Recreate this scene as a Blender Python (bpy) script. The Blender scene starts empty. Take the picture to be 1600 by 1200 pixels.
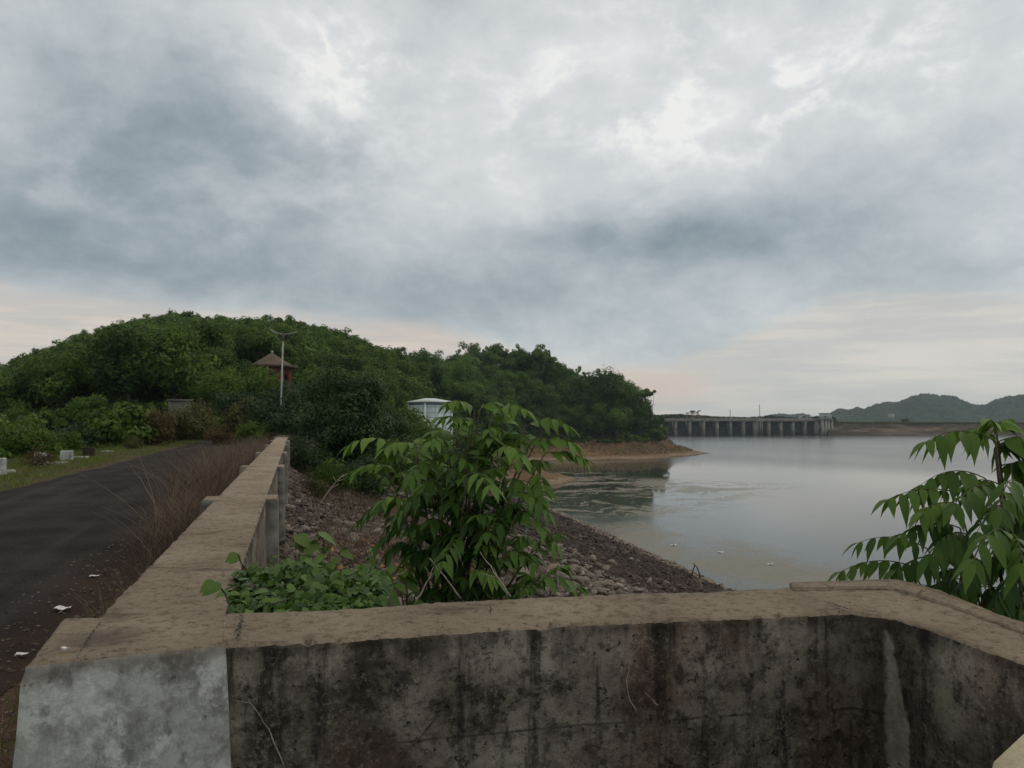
import bpy, bmesh, math, random
import numpy as np
from mathutils import Vector

rng = np.random.default_rng(11)
random.seed(11)
sc = bpy.context.scene
COL = sc.collection
PI = math.pi

# ------------------------------------------------------------------ camera
F = 1200.0
HOR = 655.0
PITCH = math.atan((HOR - 600) / F)
YAW = math.atan(340 / F)
EYE = 1.57
fwd = np.array([math.sin(YAW), math.cos(YAW), 0.0])
rgt = np.array([math.cos(YAW), -math.sin(YAW), 0.0])
look = fwd * math.cos(PITCH) + np.array([0, 0, math.sin(PITCH)])
upv = -fwd * math.sin(PITCH) + np.array([0, 0, math.cos(PITCH)])
CAMP = np.array([0, 0, EYE])

def ray(u, v):
    return look + rgt * ((u - 800) / F) - upv * ((v - 600) / F)
def P(u, v, z):
    d = ray(u, v); t = (z - EYE) / d[2]
    return CAMP + d * t
def PD(u, v, D):
    d = ray(u, v); t = D / float(np.dot(d, fwd))
    return CAMP + d * t
def to_cam(x, y):
    return x * rgt[0] + y * rgt[1], x * fwd[0] + y * fwd[1]
def project(p):
    q = np.asarray(p) - CAMP
    d = q @ look
    return 800 + F * (q @ rgt) / d, 600 - F * (q @ upv) / d, d

cam_d = bpy.data.cameras.new("camera")
cam = bpy.data.objects.new("camera", cam_d)
COL.objects.link(cam)
cam.location = CAMP
cam.rotation_euler = (PI / 2 + PITCH, 0, -YAW)
cam_d.sensor_width = 36
cam_d.lens = 36 * F / 1600
cam_d.clip_start = 0.05
cam_d.clip_end = 20000
sc.camera = cam

# ------------------------------------------------------------------ helpers
def hash2(ix, iy, seed):
    n = (ix.astype(np.int64) * 374761393 + iy.astype(np.int64) * 668265263 + seed * 974634541) & 0xFFFFFFFF
    n = ((n ^ (n >> 13)) * 1274126177) & 0xFFFFFFFF
    n = n ^ (n >> 16)
    return (n & 0xFFFF) / 65535.0
def vnoise(x, y, seed=0):
    x = np.asarray(x, float); y = np.asarray(y, float)
    ix = np.floor(x); iy = np.floor(y)
    fx = x - ix; fy = y - iy
    fx = fx * fx * (3 - 2 * fx); fy = fy * fy * (3 - 2 * fy)
    a = hash2(ix, iy, seed); b = hash2(ix + 1, iy, seed)
    c = hash2(ix, iy + 1, seed); d = hash2(ix + 1, iy + 1, seed)
    return (a * (1 - fx) + b * fx) * (1 - fy) + (c * (1 - fx) + d * fx) * fy - 0.5
def fbm(x, y, seed=0, octs=4):
    s = 0; a = 1
    for k in range(octs):
        s = s + a * vnoise(np.asarray(x) * 2 ** k, np.asarray(y) * 2 ** k, seed + k); a *= 0.5
    return s

def mesh_np(name, V, Fq, mats, smooth=False, attr=None, midx=None):
    """V (n,3), Fq (m,k) int array or list of such arrays."""
    V = np.asarray(V, np.float32)
    parts = Fq if isinstance(Fq, list) else [Fq]
    parts = [np.asarray(p, np.int32) for p in parts if len(p)]
    me = bpy.data.meshes.new(name)
    me.vertices.add(len(V)); me.vertices.foreach_set("co", V.ravel())
    loops = np.concatenate([p.ravel() for p in parts])
    tot = np.concatenate([np.full(len(p), p.shape[1], np.int32) for p in parts])
    start = np.concatenate([[0], np.cumsum(tot)[:-1]]).astype(np.int32)
    me.loops.add(len(loops)); me.loops.foreach_set("vertex_index", loops)
    me.polygons.add(len(tot)); me.polygons.foreach_set("loop_start", start)
    me.update(calc_edges=True)
    if smooth:
        me.polygons.foreach_set("use_smooth", np.ones(len(tot), bool))
    if attr is not None:
        a = me.attributes.new("tint", 'FLOAT', 'POINT')
        a.data.foreach_set("value", np.asarray(attr, np.float32))
    for m in (mats if isinstance(mats, list) else [mats]):
        me.materials.append(m)
    if midx is not None:
        me.polygons.foreach_set("material_index", np.asarray(midx, np.int32))
    me.validate()
    return me

def link(name, me, parent=None, loc=None, rz=0.0, scale=None, label=None, cat=None, group=None, kind=None):
    o = bpy.data.objects.new(name, me)
    COL.objects.link(o)
    if parent is not None: o.parent = parent
    if loc is not None: o.location = [float(c) for c in loc]
    if rz: o.rotation_euler = (0, 0, rz)
    if scale is not None: o.scale = scale if hasattr(scale, '__len__') else (scale,) * 3
    tag(o, label, cat, group, kind)
    return o
def tag(o, label=None, cat=None, group=None, kind=None):
    if label: o["label"] = label
    if cat: o["category"] = cat
    if group: o["group"] = group
    if kind: o["kind"] = kind
    return o
def copy_tree(o, loc, rz=0.0, scale=None, label=None, group=None, cat=None):
    c = o.copy(); COL.objects.link(c)
    c.location = [float(k) for k in loc]; c.rotation_euler = (0, 0, rz)
    if scale is not None: c.scale = scale if hasattr(scale, '__len__') else (scale,) * 3
    tag(c, label, cat, group)
    for ch in o.children:
        d = ch.copy(); COL.objects.link(d); d.parent = c
    return c

class MB:
    """collects geometry for one mesh"""
    def __init__(s): s.V = []; s.Q = []; s.T = []; s.n = 0; s.A = []
    def add(s, V, Q=None, T=None, a=0.5):
        V = np.asarray(V, float)
        if Q is not None and len(Q): s.Q.append(np.asarray(Q) + s.n)
        if T is not None and len(T): s.T.append(np.asarray(T) + s.n)
        s.V.append(V); s.A.append(np.full(len(V), a) if np.isscalar(a) else np.asarray(a))
        s.n += len(V); return s
    def box(s, c, d, rz=0.0, taper=1.0, a=0.5):
        x, y, z = np.array(d) / 2
        V = np.array([[-x, -y, -z], [x, -y, -z], [x, y, -z], [-x, y, -z], [-x, -y, z], [x, -y, z], [x, y, z], [-x, y, z]], float)
        V[4:, :2] *= taper
        cr, sr = math.cos(rz), math.sin(rz)
        V = np.stack([V[:, 0] * cr - V[:, 1] * sr, V[:, 0] * sr + V[:, 1] * cr, V[:, 2]], 1) + np.array(c)
        return s.add(V, [[0, 3, 2, 1], [4, 5, 6, 7], [0, 1, 5, 4], [1, 2, 6, 5], [2, 3, 7, 6], [3, 0, 4, 7]], a=a)
    def tube(s, pts, rad, k=6, a=0.5, cap=True):
        pts = np.asarray(pts, float); n = len(pts)
        rad = np.full(n, rad) if np.isscalar(rad) else np.asarray(rad, float)
        tan = np.gradient(pts, axis=0); tan /= np.linalg.norm(tan, axis=1)[:, None] + 1e-9
        ref = np.array([0, 0, 1.0]) if abs(tan[0][2]) < 0.9 else np.array([1.0, 0, 0])
        A = np.cross(tan, ref); A /= np.linalg.norm(A, axis=1)[:, None] + 1e-9
        B = np.cross(tan, A)
        th = np.arange(k) * 2 * PI / k
        V = pts[:, None] + rad[:, None, None] * (np.cos(th)[None, :, None] * A[:, None] + np.sin(th)[None, :, None] * B[:, None])
        idx = np.arange(n * k).reshape(n, k)
        q = np.stack([idx[:-1], np.roll(idx[:-1], -1, 1), np.roll(idx[1:], -1, 1), idx[1:]], -1).reshape(-1, 4)
        s.add(V.reshape(-1, 3), q, a=a)
        if cap:
            b = s.n - n * k
            tri = [[b + (n - 1) * k, b + (n - 1) * k + j, b + (n - 1) * k + j + 1] for j in range(1, k - 1)]
            tri += [[b, b + j + 1, b + j] for j in range(1, k - 1)]
            s.T.append(np.array(tri))
        return s
    def lathe(s, prof, k=24, c=(0, 0, 0), a=0.5):
        prof = np.asarray(prof, float); th = np.arange(k) * 2 * PI / k
        V = np.stack([prof[:, 0][:, None] * np.cos(th), prof[:, 0][:, None] * np.sin(th), np.repeat(prof[:, 1][:, None], k, 1)], -1) + np.array(c)
        n = len(prof); idx = np.arange(n * k).reshape(n, k)
        q = np.stack([idx[:-1], np.roll(idx[:-1], -1, 1), np.roll(idx[1:], -1, 1), idx[1:]], -1).reshape(-1, 4)
        return s.add(V.reshape(-1, 3), q, a=a)
    def mesh(s, name, mat, smooth=False, tint=False):
        fs = []
        if s.Q: fs.append(np.concatenate(s.Q))
        if s.T: fs.append(np.concatenate(s.T))
        return mesh_np(name, np.concatenate(s.V), fs, mat, smooth, np.concatenate(s.A) if tint else None)

# ------------------------------------------------------------------ node helpers
class NT:
    def __init__(s, tree): s.t = tree; s.L = tree.links
    def n(s, typ, **kw):
        nd = s.t.nodes.new(typ)
        for k, v in kw.items(): setattr(nd, k, v)
        return nd
    def put(s, sock, v):
        if v is None: return
        if hasattr(v, 'is_output') or isinstance(v, bpy.types.NodeSocket): s.L.new(v, sock)
        elif hasattr(v, '__len__') and sock.type == 'RGBA' and len(v) == 3: sock.default_value = (*v, 1)
        else: sock.default_value = v
    def m(s, op, a, b=None, c=None, clamp=False):
        nd = s.n('ShaderNodeMath', operation=op, use_clamp=clamp)
        s.put(nd.inputs[0], a); s.put(nd.inputs[1], b)
        if c is not None: s.put(nd.inputs[2], c)
        return nd.outputs[0]
    def vm(s, op, a, b=None, sc_=None):
        nd = s.n('ShaderNodeVectorMath', operation=op)
        s.put(nd.inputs[0], a); s.put(nd.inputs[1], b)
        if sc_ is not None: s.put(nd.inputs['Scale'], sc_)
        return nd.outputs['Value'] if op in ('DOT_PRODUCT', 'LENGTH', 'DISTANCE') else nd.outputs[0]
    def noise(s, vec, scale, detail=4, rough=0.55, lac=2.0, dist=0.0):
        nd = s.n('ShaderNodeTexNoise')
        if vec is not None: s.put(nd.inputs['Vector'], vec)
        nd.inputs['Scale'].default_value = scale; nd.inputs['Detail'].default_value = detail
        nd.inputs['Roughness'].default_value = rough; nd.inputs['Lacunarity'].default_value = lac
        nd.inputs['Distortion'].default_value = dist
        return nd.outputs['Fac']
    def vor(s, vec, scale, feature='F1', rnd=1.0, out='Distance'):
        nd = s.n('ShaderNodeTexVoronoi', feature=feature)
        if vec is not None: s.put(nd.inputs['Vector'], vec)
        nd.inputs['Scale'].default_value = scale; nd.inputs['Randomness'].default_value = rnd
        return nd.outputs[out]
    def mapr(s, v, a, b, c=0.0, d=1.0, smooth=True):
        nd = s.n('ShaderNodeMapRange', interpolation_type='SMOOTHSTEP' if smooth else 'LINEAR')
        for i, x in enumerate((v, a, b, c, d)): s.put(nd.inputs[i], x)
        return nd.outputs[0]
    def ramp(s, fac, stops, interp='LINEAR'):
        nd = s.n('ShaderNodeValToRGB'); r = nd.color_ramp; r.interpolation = interp
        while len(r.elements) < len(stops): r.elements.new(0.5)
        for e, (p, c) in zip(r.elements, stops): e.position = p; e.color = (*c, 1)
        s.put(nd.inputs[0], fac); return nd.outputs[0]
    def mix(s, f, a, b, mode='MIX'):
        nd = s.n('ShaderNodeMix', data_type='RGBA', blend_type=mode)
        s.put(nd.inputs[0], f); s.put(nd.inputs[6], a); s.put(nd.inputs[7], b)
        return nd.outputs[2]
    def xyz(s, v):
        nd = s.n('ShaderNodeSeparateXYZ'); s.put(nd.inputs[0], v); return nd.outputs
    def comb(s, x, y, z):
        nd = s.n('ShaderNodeCombineXYZ')
        for i, k in enumerate((x, y, z)): s.put(nd.inputs[i], k)
        return nd.outputs[0]
    def scalev(s, v, k):
        return s.vm('MULTIPLY', v, k)
    def bump(s, h, strength=0.5, dist=0.02, normal=None):
        nd = s.n('ShaderNodeBump'); s.put(nd.inputs['Height'], h)
        nd.inputs['Strength'].default_value = strength; nd.inputs['Distance'].default_value = dist
        if normal is not None: s.put(nd.inputs['Normal'], normal)
        return nd.outputs[0]

def new_mat(name):
    m = bpy.data.materials.new(name); m.use_nodes = True
    t = m.node_tree; t.nodes.clear()
    N = NT(t)
    out = N.n('ShaderNodeOutputMaterial'); b = N.n('ShaderNodeBsdfPrincipled')
    t.links.new(b.outputs[0], out.inputs[0])
    return m, N, b, out
def pos(N):
    return N.n('ShaderNodeNewGeometry').outputs['Position']
def objc(N):
    return N.n('ShaderNodeTexCoord').outputs['Object']
def fin(N, b, col, rough=0.85, normal=None, spec=0.3):
    N.put(b.inputs['Base Color'], col); N.put(b.inputs['Roughness'], rough)
    b.inputs['Specular IOR Level'].default_value = spec
    if normal is not None: N.put(b.inputs['Normal'], normal)

def mat_simple(name, c1, c2, scale=8, rough=0.8, bump=0.3, bd=0.01, detail=6):
    m, N, b, _ = new_mat(name); p = objc(N)
    n = N.noise(p, scale, detail, 0.6)
    f = N.mapr(n, 0.3, 0.7)
    n2 = N.noise(p, scale * 7, 3)
    fin(N, b, N.mix(f, c1, c2), rough, N.bump(n2, bump, bd)); return m

def mat_leaf(name, dark, light, trans=0.25, hue=0.15, rough=0.6, spec=0.1, brown=None):
    m, N, b, out = new_mat(name)
    a = N.n('ShaderNodeAttribute', attribute_name='tint').outputs['Fac']
    r = N.n('ShaderNodeObjectInfo').outputs['Random']
    f = N.m('ADD', a, N.m('MULTIPLY', N.m('SUBTRACT', r, 0.5), hue), clamp=True)
    col = N.mix(f, dark, light)
    if brown is not None:
        g = N.mapr(r, 0.55, 1.0, 0, 0.55)
        col = N.mix(g, col, brown)
    fin(N, b, col, rough, None, spec)
    tr = N.n('ShaderNodeBsdfTranslucent'); N.put(tr.inputs[0], N.mix(0.35, col, (light[0] * 1.3, light[1] * 1.3, light[2])))
    ms = N.n('ShaderNodeMixShader'); ms.inputs[0].default_value = trans
    N.L.new(b.outputs[0], ms.inputs[1]); N.L.new(tr.outputs[0], ms.inputs[2]); N.L.new(ms.outputs[0], out.inputs[0])
    return m

# ------------------------------------------------------------------ materials
ZT = 0.95      # wall top
ZW = -16.5     # water level
INNER = P(1396, 962, ZT)   # inner corner of the bay

def mat_concrete_top():
    m, N, b, _ = new_mat("sandy_concrete"); p = pos(N)
    n1 = N.noise(p, 2.2, 6, 0.6); n2 = N.noise(p, 24, 8, 0.75); n3 = N.noise(p, 95, 5, 0.75)
    col = N.ramp(n1, [(0.25, (0.21, 0.172, 0.128)), (0.48, (0.345, 0.288, 0.218)), (0.75, (0.465, 0.40, 0.31))])
    col = N.mix(N.mapr(n2, 0.36, 0.52, 0.7, 0), col, (0.11, 0.085, 0.062))
    col = N.mix(N.mapr(n3, 0.48, 0.66, 0, 0.6), col, (0.44, 0.355, 0.265))
    n5 = N.noise(p, 55, 6, .8); col = N.mix(N.mapr(n5, .34, .44, .7, 0), col, (.06, .046, .034))
    # dark damp stain patches and pits
    st = N.noise(N.scalev(p, (1.6, 3.5, 1)), 1.7, 5, 0.62)
    col = N.mix(N.mapr(st, 0.58, 0.72, 0, 0.55), col, (0.07, 0.052, 0.038))
    pit = N.vor(N.vm('ADD', p, N.scalev(N.comb(n2, n1, n2), (0.1, 0.1, 0.1))), 17)
    pm = N.mapr(pit, 0.06, 0.17, 1, 0)
    pm = N.m('MULTIPLY', pm, N.mapr(N.noise(p, 5.0, 3), 0.47, 0.58))
    col = N.mix(N.m('MULTIPLY', pm, 0.7), col, (0.05, 0.04, 0.03))
    # the damp patch on the end pier
    q = P(165, 1000, ZT); d = N.vm('DISTANCE', p, tuple(q))
    dm = N.mapr(N.m('ADD', d, N.m('MULTIPLY', n2, 0.08)), 0.06, 0.2, 0.6, 0)
    col = N.mix(dm, col, (0.085, 0.066, 0.05))
    h = N.m('ADD', N.m('MULTIPLY', n2, 0.6), N.m('SUBTRACT', N.m('MULTIPLY', n3, 0.35), N.m('MULTIPLY', pm, 0.6)))
    fin(N, b, col, 0.92, N.bump(N.m('ADD', h, N.m('MULTIPLY', n5, .5)), 1.0, 0.04), 0.2); return m

def mat_stained():
    m, N, b, _ = new_mat("lichen_stained_concrete"); p = pos(N)
    z = N.xyz(p)[2]
    blot = N.noise(p, 4.2, 9, 0.68); mid = N.noise(p, 15, 9, 0.74); fine = N.noise(p, 75, 5, 0.7)
    streak = N.noise(N.scalev(p, (9, 9, 0.9)), 1.5, 5, 0.62)
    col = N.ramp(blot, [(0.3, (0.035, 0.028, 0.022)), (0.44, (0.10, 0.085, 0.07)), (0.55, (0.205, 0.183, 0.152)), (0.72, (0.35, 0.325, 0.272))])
    # rusty brown clay stain
    br = N.noise(N.scalev(p, (1, 1, 0.6)), 2.3, 4, 0.5)
    brm = N.mapr(br, 0.48, 0.64, 0, 0.55)
    col = N.mix(brm, col, N.mix(mid, (0.05, 0.028, 0.019), (0.17, 0.11, 0.08)))
    # black algae runs
    col = N.mix(N.mapr(streak, 0.51, 0.64, 0, 0.75), col, (0.013, 0.012, 0.011))
    col = N.mix(N.mapr(mid, 0.50, 0.62, 0, 0.72), col, (0.016, 0.014, 0.013))
    gr = N.noise(p, 34, 8, .78); col = N.mix(N.mapr(gr, .36, .5, .6, 0), col, (.022, .019, .016)); col = N.mix(N.mapr(gr, .54, .64, 0, .35), col, (.3, .275, .235))
    # pale lichen and lime flecks
    fl = N.m('MULTIPLY', N.mapr(fine, 0.52, 0.62), N.mapr(N.noise(p, 6.5, 5, 0.65), 0.42, 0.58))
    col = N.mix(N.m('MULTIPLY', fl, 0.5), col, (0.26, 0.24, 0.205))
    dk = N.m('MULTIPLY', N.mapr(N.noise(p, 46, 4, 0.7), 0.6, 0.68), 0.9)
    col = N.mix(dk, col, (0.01, 0.009, 0.008))
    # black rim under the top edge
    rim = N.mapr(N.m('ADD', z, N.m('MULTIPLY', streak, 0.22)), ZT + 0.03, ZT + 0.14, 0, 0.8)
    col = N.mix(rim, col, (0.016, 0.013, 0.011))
    # formwork line
    sp = N.xyz(p)
    lz = N.m('ABSOLUTE', N.m('SUBTRACT', N.m('ADD', z, N.m('MULTIPLY', mid, 0.012)), 0.655))
    col = N.mix(N.m('MULTIPLY', N.mapr(lz, 0.0, 0.006, 0.7, 0), N.mapr(blot, .42, .56)), col, (0.012, 0.01, 0.009))
    # pale lime run in the bay's inner corner, black damp beside it
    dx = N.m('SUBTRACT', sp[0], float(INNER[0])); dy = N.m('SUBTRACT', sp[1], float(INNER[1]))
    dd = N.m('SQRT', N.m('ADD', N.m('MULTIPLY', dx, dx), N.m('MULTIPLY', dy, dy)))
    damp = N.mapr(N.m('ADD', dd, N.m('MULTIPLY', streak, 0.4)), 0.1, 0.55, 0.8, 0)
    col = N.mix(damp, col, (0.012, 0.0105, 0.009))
    return m, N, b, col, blot, mid, fine, dd, z, sp

def make_stained():
    m, N, b, col, blot, mid, fine, dd, z, sp = mat_stained()
    w = N.mapr(z, 0.62, 0.91, 0.036, 0.003, smooth=False)
    side = N.m('ABSOLUTE', N.m('SUBTRACT', N.m('ADD', N.m('SUBTRACT', float(INNER[1]), sp[1]), N.m('MULTIPLY', N.m('SUBTRACT', mid, 0.5), 0.05)), w))
    onr = N.m('GREATER_THAN', sp[0], float(INNER[0]) - 0.045)
    lime = N.m('MULTIPLY', N.mapr(N.m('SUBTRACT', side, w), -0.006, 0.005, 1, 0), onr)
    lime = N.m('MULTIPLY', lime, N.mapr(z, 0.90, 0.915, 1, 0))
    col = N.mix(N.m('MULTIPLY', lime, N.mapr(mid, .3, .62, .9, .45)), col, N.mix(fine, (0.20, 0.185, 0.16), (0.36, 0.34, 0.30)))
    vp = N.vor(pos(N), 24); pits = N.m('MULTIPLY', N.mapr(vp, 0.08, 0.2, 1, 0), N.mapr(N.noise(pos(N), 7, 3), 0.5, 0.6))
    h = N.m('ADD', N.m('MULTIPLY', mid, 0.7), N.m('SUBTRACT', N.m('MULTIPLY', fine, 0.4), N.m('MULTIPLY', pits, 0.8)))
    fin(N, b, col, 0.93, N.bump(h, 0.8, 0.016), 0.15); return m

def mat_white():
    m, N, b, _ = new_mat("weathered_whitewash"); p = pos(N)
    n1 = N.noise(p, 3.2, 8, 0.6); n2 = N.noise(p, 5.5, 10, 0.72); n3 = N.noise(p, 60, 5, 0.7)
    st = N.noise(N.scalev(p, (10, 10, 2.2)), 1.4, 6, .65)
    col = N.ramp(n1, [(0.28, (0.20, 0.212, 0.205)), (0.45, (0.36, 0.38, 0.365)), (0.6, (0.46, 0.48, 0.46)), (0.8, (0.56, 0.58, 0.555))])
    col = N.mix(N.mapr(n2, 0.47, 0.64, 0, 0.8), col, (0.13, 0.132, 0.122))
    col = N.mix(N.mapr(st, 0.54, 0.7, 0, 0.45), col, (0.19, 0.195, 0.18))
    col = N.mix(N.mapr(n3, 0.56, 0.7, 0, 0.45), col, (0.58, 0.6, 0.59))
    pw = N.noise(N.scalev(p, (1, 1, .75)), 5.0, 10, .68); col = N.mix(N.mapr(pw, .5, .56, 0, .7), col, (.60, .625, .60)); dk_ = N.noise(N.scalev(p, (1.2, 1.2, .7)), 6.5, 10, .7); col = N.mix(N.mapr(dk_, .54, .62, 0, .75), col, (.115, .12, .112))
    mot = N.noise(p, 26, 8, .72); col = N.mix(N.mapr(mot, .40, .56, .4, 0), col, (.17, .175, .165))
    chip = N.m('MULTIPLY', N.mapr(N.noise(p, 30, 6, 0.65), 0.60, 0.64, 0, 0.85), N.mapr(N.noise(p, 4, 2), .5, .6))
    col = N.mix(chip, col, (0.07, 0.066, 0.06))
    z = N.xyz(p)[2]
    rim = N.mapr(N.m('ADD', z, N.m('MULTIPLY', N.m('SUBTRACT', n2, 0.5), 0.12)), ZT - 0.045, ZT - 0.008, 0, 0.7)
    col = N.mix(rim, col, (0.10, 0.085, 0.07))
    h = N.m('ADD', N.m('MULTIPLY', n2, 0.6), N.m('SUBTRACT', N.m('MULTIPLY', n3, 0.4), N.m('MULTIPLY', chip, 0.5)))
    fin(N, b, col, 0.85, N.bump(h, 0.7, 0.01), 0.25); return m

M = {}
M['top'] = mat_concrete_top()
M['stain'] = make_stained()
M['white'] = mat_white()
M['pier'] = mat_simple("weathered_pier", (0.085, 0.08, 0.07), (0.25, 0.238, 0.208), 7, 0.9, 0.5)
M['crack'] = mat_simple("crack_dark", (0.012, 0.01, 0.008), (0.035, 0.028, 0.02), 40, 0.95)
M['bark'] = mat_simple("bark", (0.045, 0.036, 0.028), (0.11, 0.09, 0.07), 14, 0.9, 0.6)
M['greystem'] = mat_simple("green_brown_stem", (0.05, 0.055, 0.025), (0.12, 0.10, 0.06), 20, 0.7)
M['drytwig'] = mat_simple("dry_twig", (0.20, 0.17, 0.14), (0.38, 0.34, 0.29), 20, 0.85)
M['leaf_hill'] = mat_leaf("hill_leaf", (0.022, 0.046, 0.011), (0.122, 0.205, 0.040), 0.26, 0.75)
M['leaf_head'] = mat_leaf("headland_leaf", (0.022, 0.046, 0.012), (0.118, 0.205, 0.042), 0.26, 0.75)
M['leaf_dark'] = mat_leaf("dark_leaf", (0.009, 0.023, 0.009), (0.05, 0.10, 0.027), 0.22, 0.2, 0.55, 0.18)
M['leaf_lime'] = mat_leaf("lime_leaf", (0.04, 0.075, 0.014), (0.13, 0.19, 0.035), 0.3, 0.2)
M['leaf_olive'] = mat_leaf("olive_leaf", (0.045, 0.05, 0.018), (0.115, 0.115, 0.045), 0.25, 0.2)
M['leaf_rust'] = mat_leaf("rusty_leaf", (0.052, 0.038, 0.016), (0.125, 0.095, 0.04), 0.25, 0.2)
M['leaf_sap'] = mat_leaf("sapling_leaf", (0.022, 0.066, 0.014), (0.15, 0.265, 0.042), 0.3, 0.05, 0.5, 0.2)
M['leaf_vine'] = mat_leaf("creeper_leaf", (0.022, 0.062, 0.010), (0.105, 0.2, 0.03), 0.25, 0.05, 0.5, 0.35)
M['grass'] = mat_leaf("verge_grass", (0.05, 0.08, 0.014), (0.17, 0.22, 0.045), 0.2, 0.0, 0.7)
M['drygrass'] = mat_leaf("dry_brush", (0.05, 0.035, 0.026), (0.27, 0.21, 0.165), 0.15, 0.0, 0.8)
M['litter'] = mat_simple("litter_paper", (0.55, 0.56, 0.56), (0.75, 0.77, 0.78), 30, 0.7)
M['deadleaf'] = mat_leaf("dead_leaf", (0.22, 0.10, 0.035), (0.42, 0.25, 0.1), 0.15, 0.0, 0.8)

def mat_road():
    m, N, b, _ = new_mat("worn_asphalt"); p = pos(N)
    n = N.noise(p, 0.7, 5, 0.6); f = N.noise(p, 40, 4, 0.75); lane = N.noise(N.scalev(p, (1.6, 0.1, 1)), 1.0, 4)
    col = N.mix(N.mapr(n, 0.35, 0.68), (0.019, 0.017, 0.018), (0.038, 0.034, 0.033))
    col = N.mix(N.mapr(lane, 0.48, 0.66, 0, 0.45), col, (0.058, 0.053, 0.05))
    col = N.mix(N.mapr(f, 0.5, 0.68, 0, 0.5), col, (0.085, 0.075, 0.068))
    peb = N.mapr(N.vor(p, 9), 0.06, 0.1, 1, 0)
    peb = N.m('MULTIPLY', peb, N.mapr(N.noise(p, 1.7, 3), 0.44, 0.58))
    col = N.mix(N.m('MULTIPLY', peb, 0.7), col, (0.22, 0.19, 0.17))
    x = N.xyz(p)[0]
    dirt = N.mapr(N.m('ADD', x, N.m('MULTIPLY', N.m('SUBTRACT', n, 0.5), 1.6)), -2.5, -1.35, 0, 0.7)
    col = N.mix(dirt, col, (0.055, 0.036, 0.027))
    fin(N, b, col, 0.97, N.bump(N.m('ADD', f, N.m('MULTIPLY', peb, 0.6)), 1.0, 0.02), 0.06); return m
M['road'] = mat_road()

def mat_dirt():
    m, N, b, _ = new_mat("shoulder_earth"); p = pos(N)
    n = N.noise(p, 0.9, 5, 0.6); f = N.noise(p, 18, 5, 0.7)
    col = N.mix(N.mapr(f, 0.3, 0.7), (0.04, 0.026, 0.019), (0.105, 0.073, 0.053))
    col = N.mix(N.mapr(n, 0.48, 0.6, 0, 0.85), col, N.mix(f, (0.03, 0.042, 0.012), (0.09, 0.105, 0.03)))
    fin(N, b, col, 0.95, N.bump(f, 0.8, 0.03), 0.1); return m
M['dirt'] = mat_dirt()

def mat_slope():
    m, N, b, _ = new_mat("riprap_bed"); p = pos(N)
    n = N.noise(p, 0.35, 5, 0.6); f = N.noise(p, 9, 5, 0.7)
    v = N.vor(N.scalev(p, (1, 0.75, 1)), 2.2); v2 = N.vor(p, 5.5)
    col = N.mix(N.mapr(n, 0.38, 0.62), (0.045, 0.035, 0.033), (0.085, 0.066, 0.058))
    col = N.mix(N.mapr(v2, 0.25, 0.05, 0, 0.5), col, (0.15, 0.125, 0.105))
    col = N.mix(N.mapr(v, 0.36, 0.6, 0, 0.8), col, (0.02, 0.016, 0.014))
    h = N.m('ADD', N.m('MULTIPLY', v, -1.0), N.m('MULTIPLY', v2, -0.5))
    fin(N, b, col, 0.95, N.bump(h, 1.0, 0.2), 0.1); return m
M['slope'] = mat_slope()

def mat_shore():
    m, N, b, _ = new_mat("shore_bank"); p = pos(N); z = N.xyz(p)[2]
    n = N.noise(p, 0.09, 5, 0.6); f = N.noise(p, 0.6, 6, 0.68); hz = N.noise(N.scalev(p, (0.05, 0.05, 1.2)), 1.0, 4)
    zz = N.m('ADD', z, N.m('MULTIPLY', N.m('SUBTRACT', n, 0.5), 1.2))
    col = N.mix(N.mapr(f, 0.32, 0.68), (0.085, 0.052, 0.03), (0.215, 0.145, 0.085))
    sand = N.mix(N.mapr(f, 0.3, 0.7), (0.165, 0.122, 0.086), (0.27, 0.21, 0.152))
    s = N.mapr(zz, ZW + 1.0, ZW + 1.6, 1, 0)
    s = N.m('MULTIPLY', s, N.mapr(hz, 0.36, 0.5, 0.35, 1))
    col = N.mix(s, col, sand)
    wet = N.mapr(zz, ZW + 0.15, ZW + 0.55, 0.75, 0)
    col = N.mix(wet, col, (0.085, 0.06, 0.046))
    g = N.m('MULTIPLY', N.mapr(n, 0.5, 0.62), N.mapr(z, ZW + 1.5, ZW + 3))
    col = N.mix(N.m('MULTIPLY', g, 0.5), col, (0.05, 0.06, 0.02))
    fin(N, b, col, 0.95, N.bump(f, 0.8, 0.5), 0.1); return m
M['shore'] = mat_shore()
M['soil'] = mat_simple("forest_floor", (0.018, 0.028, 0.011), (0.04, 0.045, 0.018), 0.3, 0.95)

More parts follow.
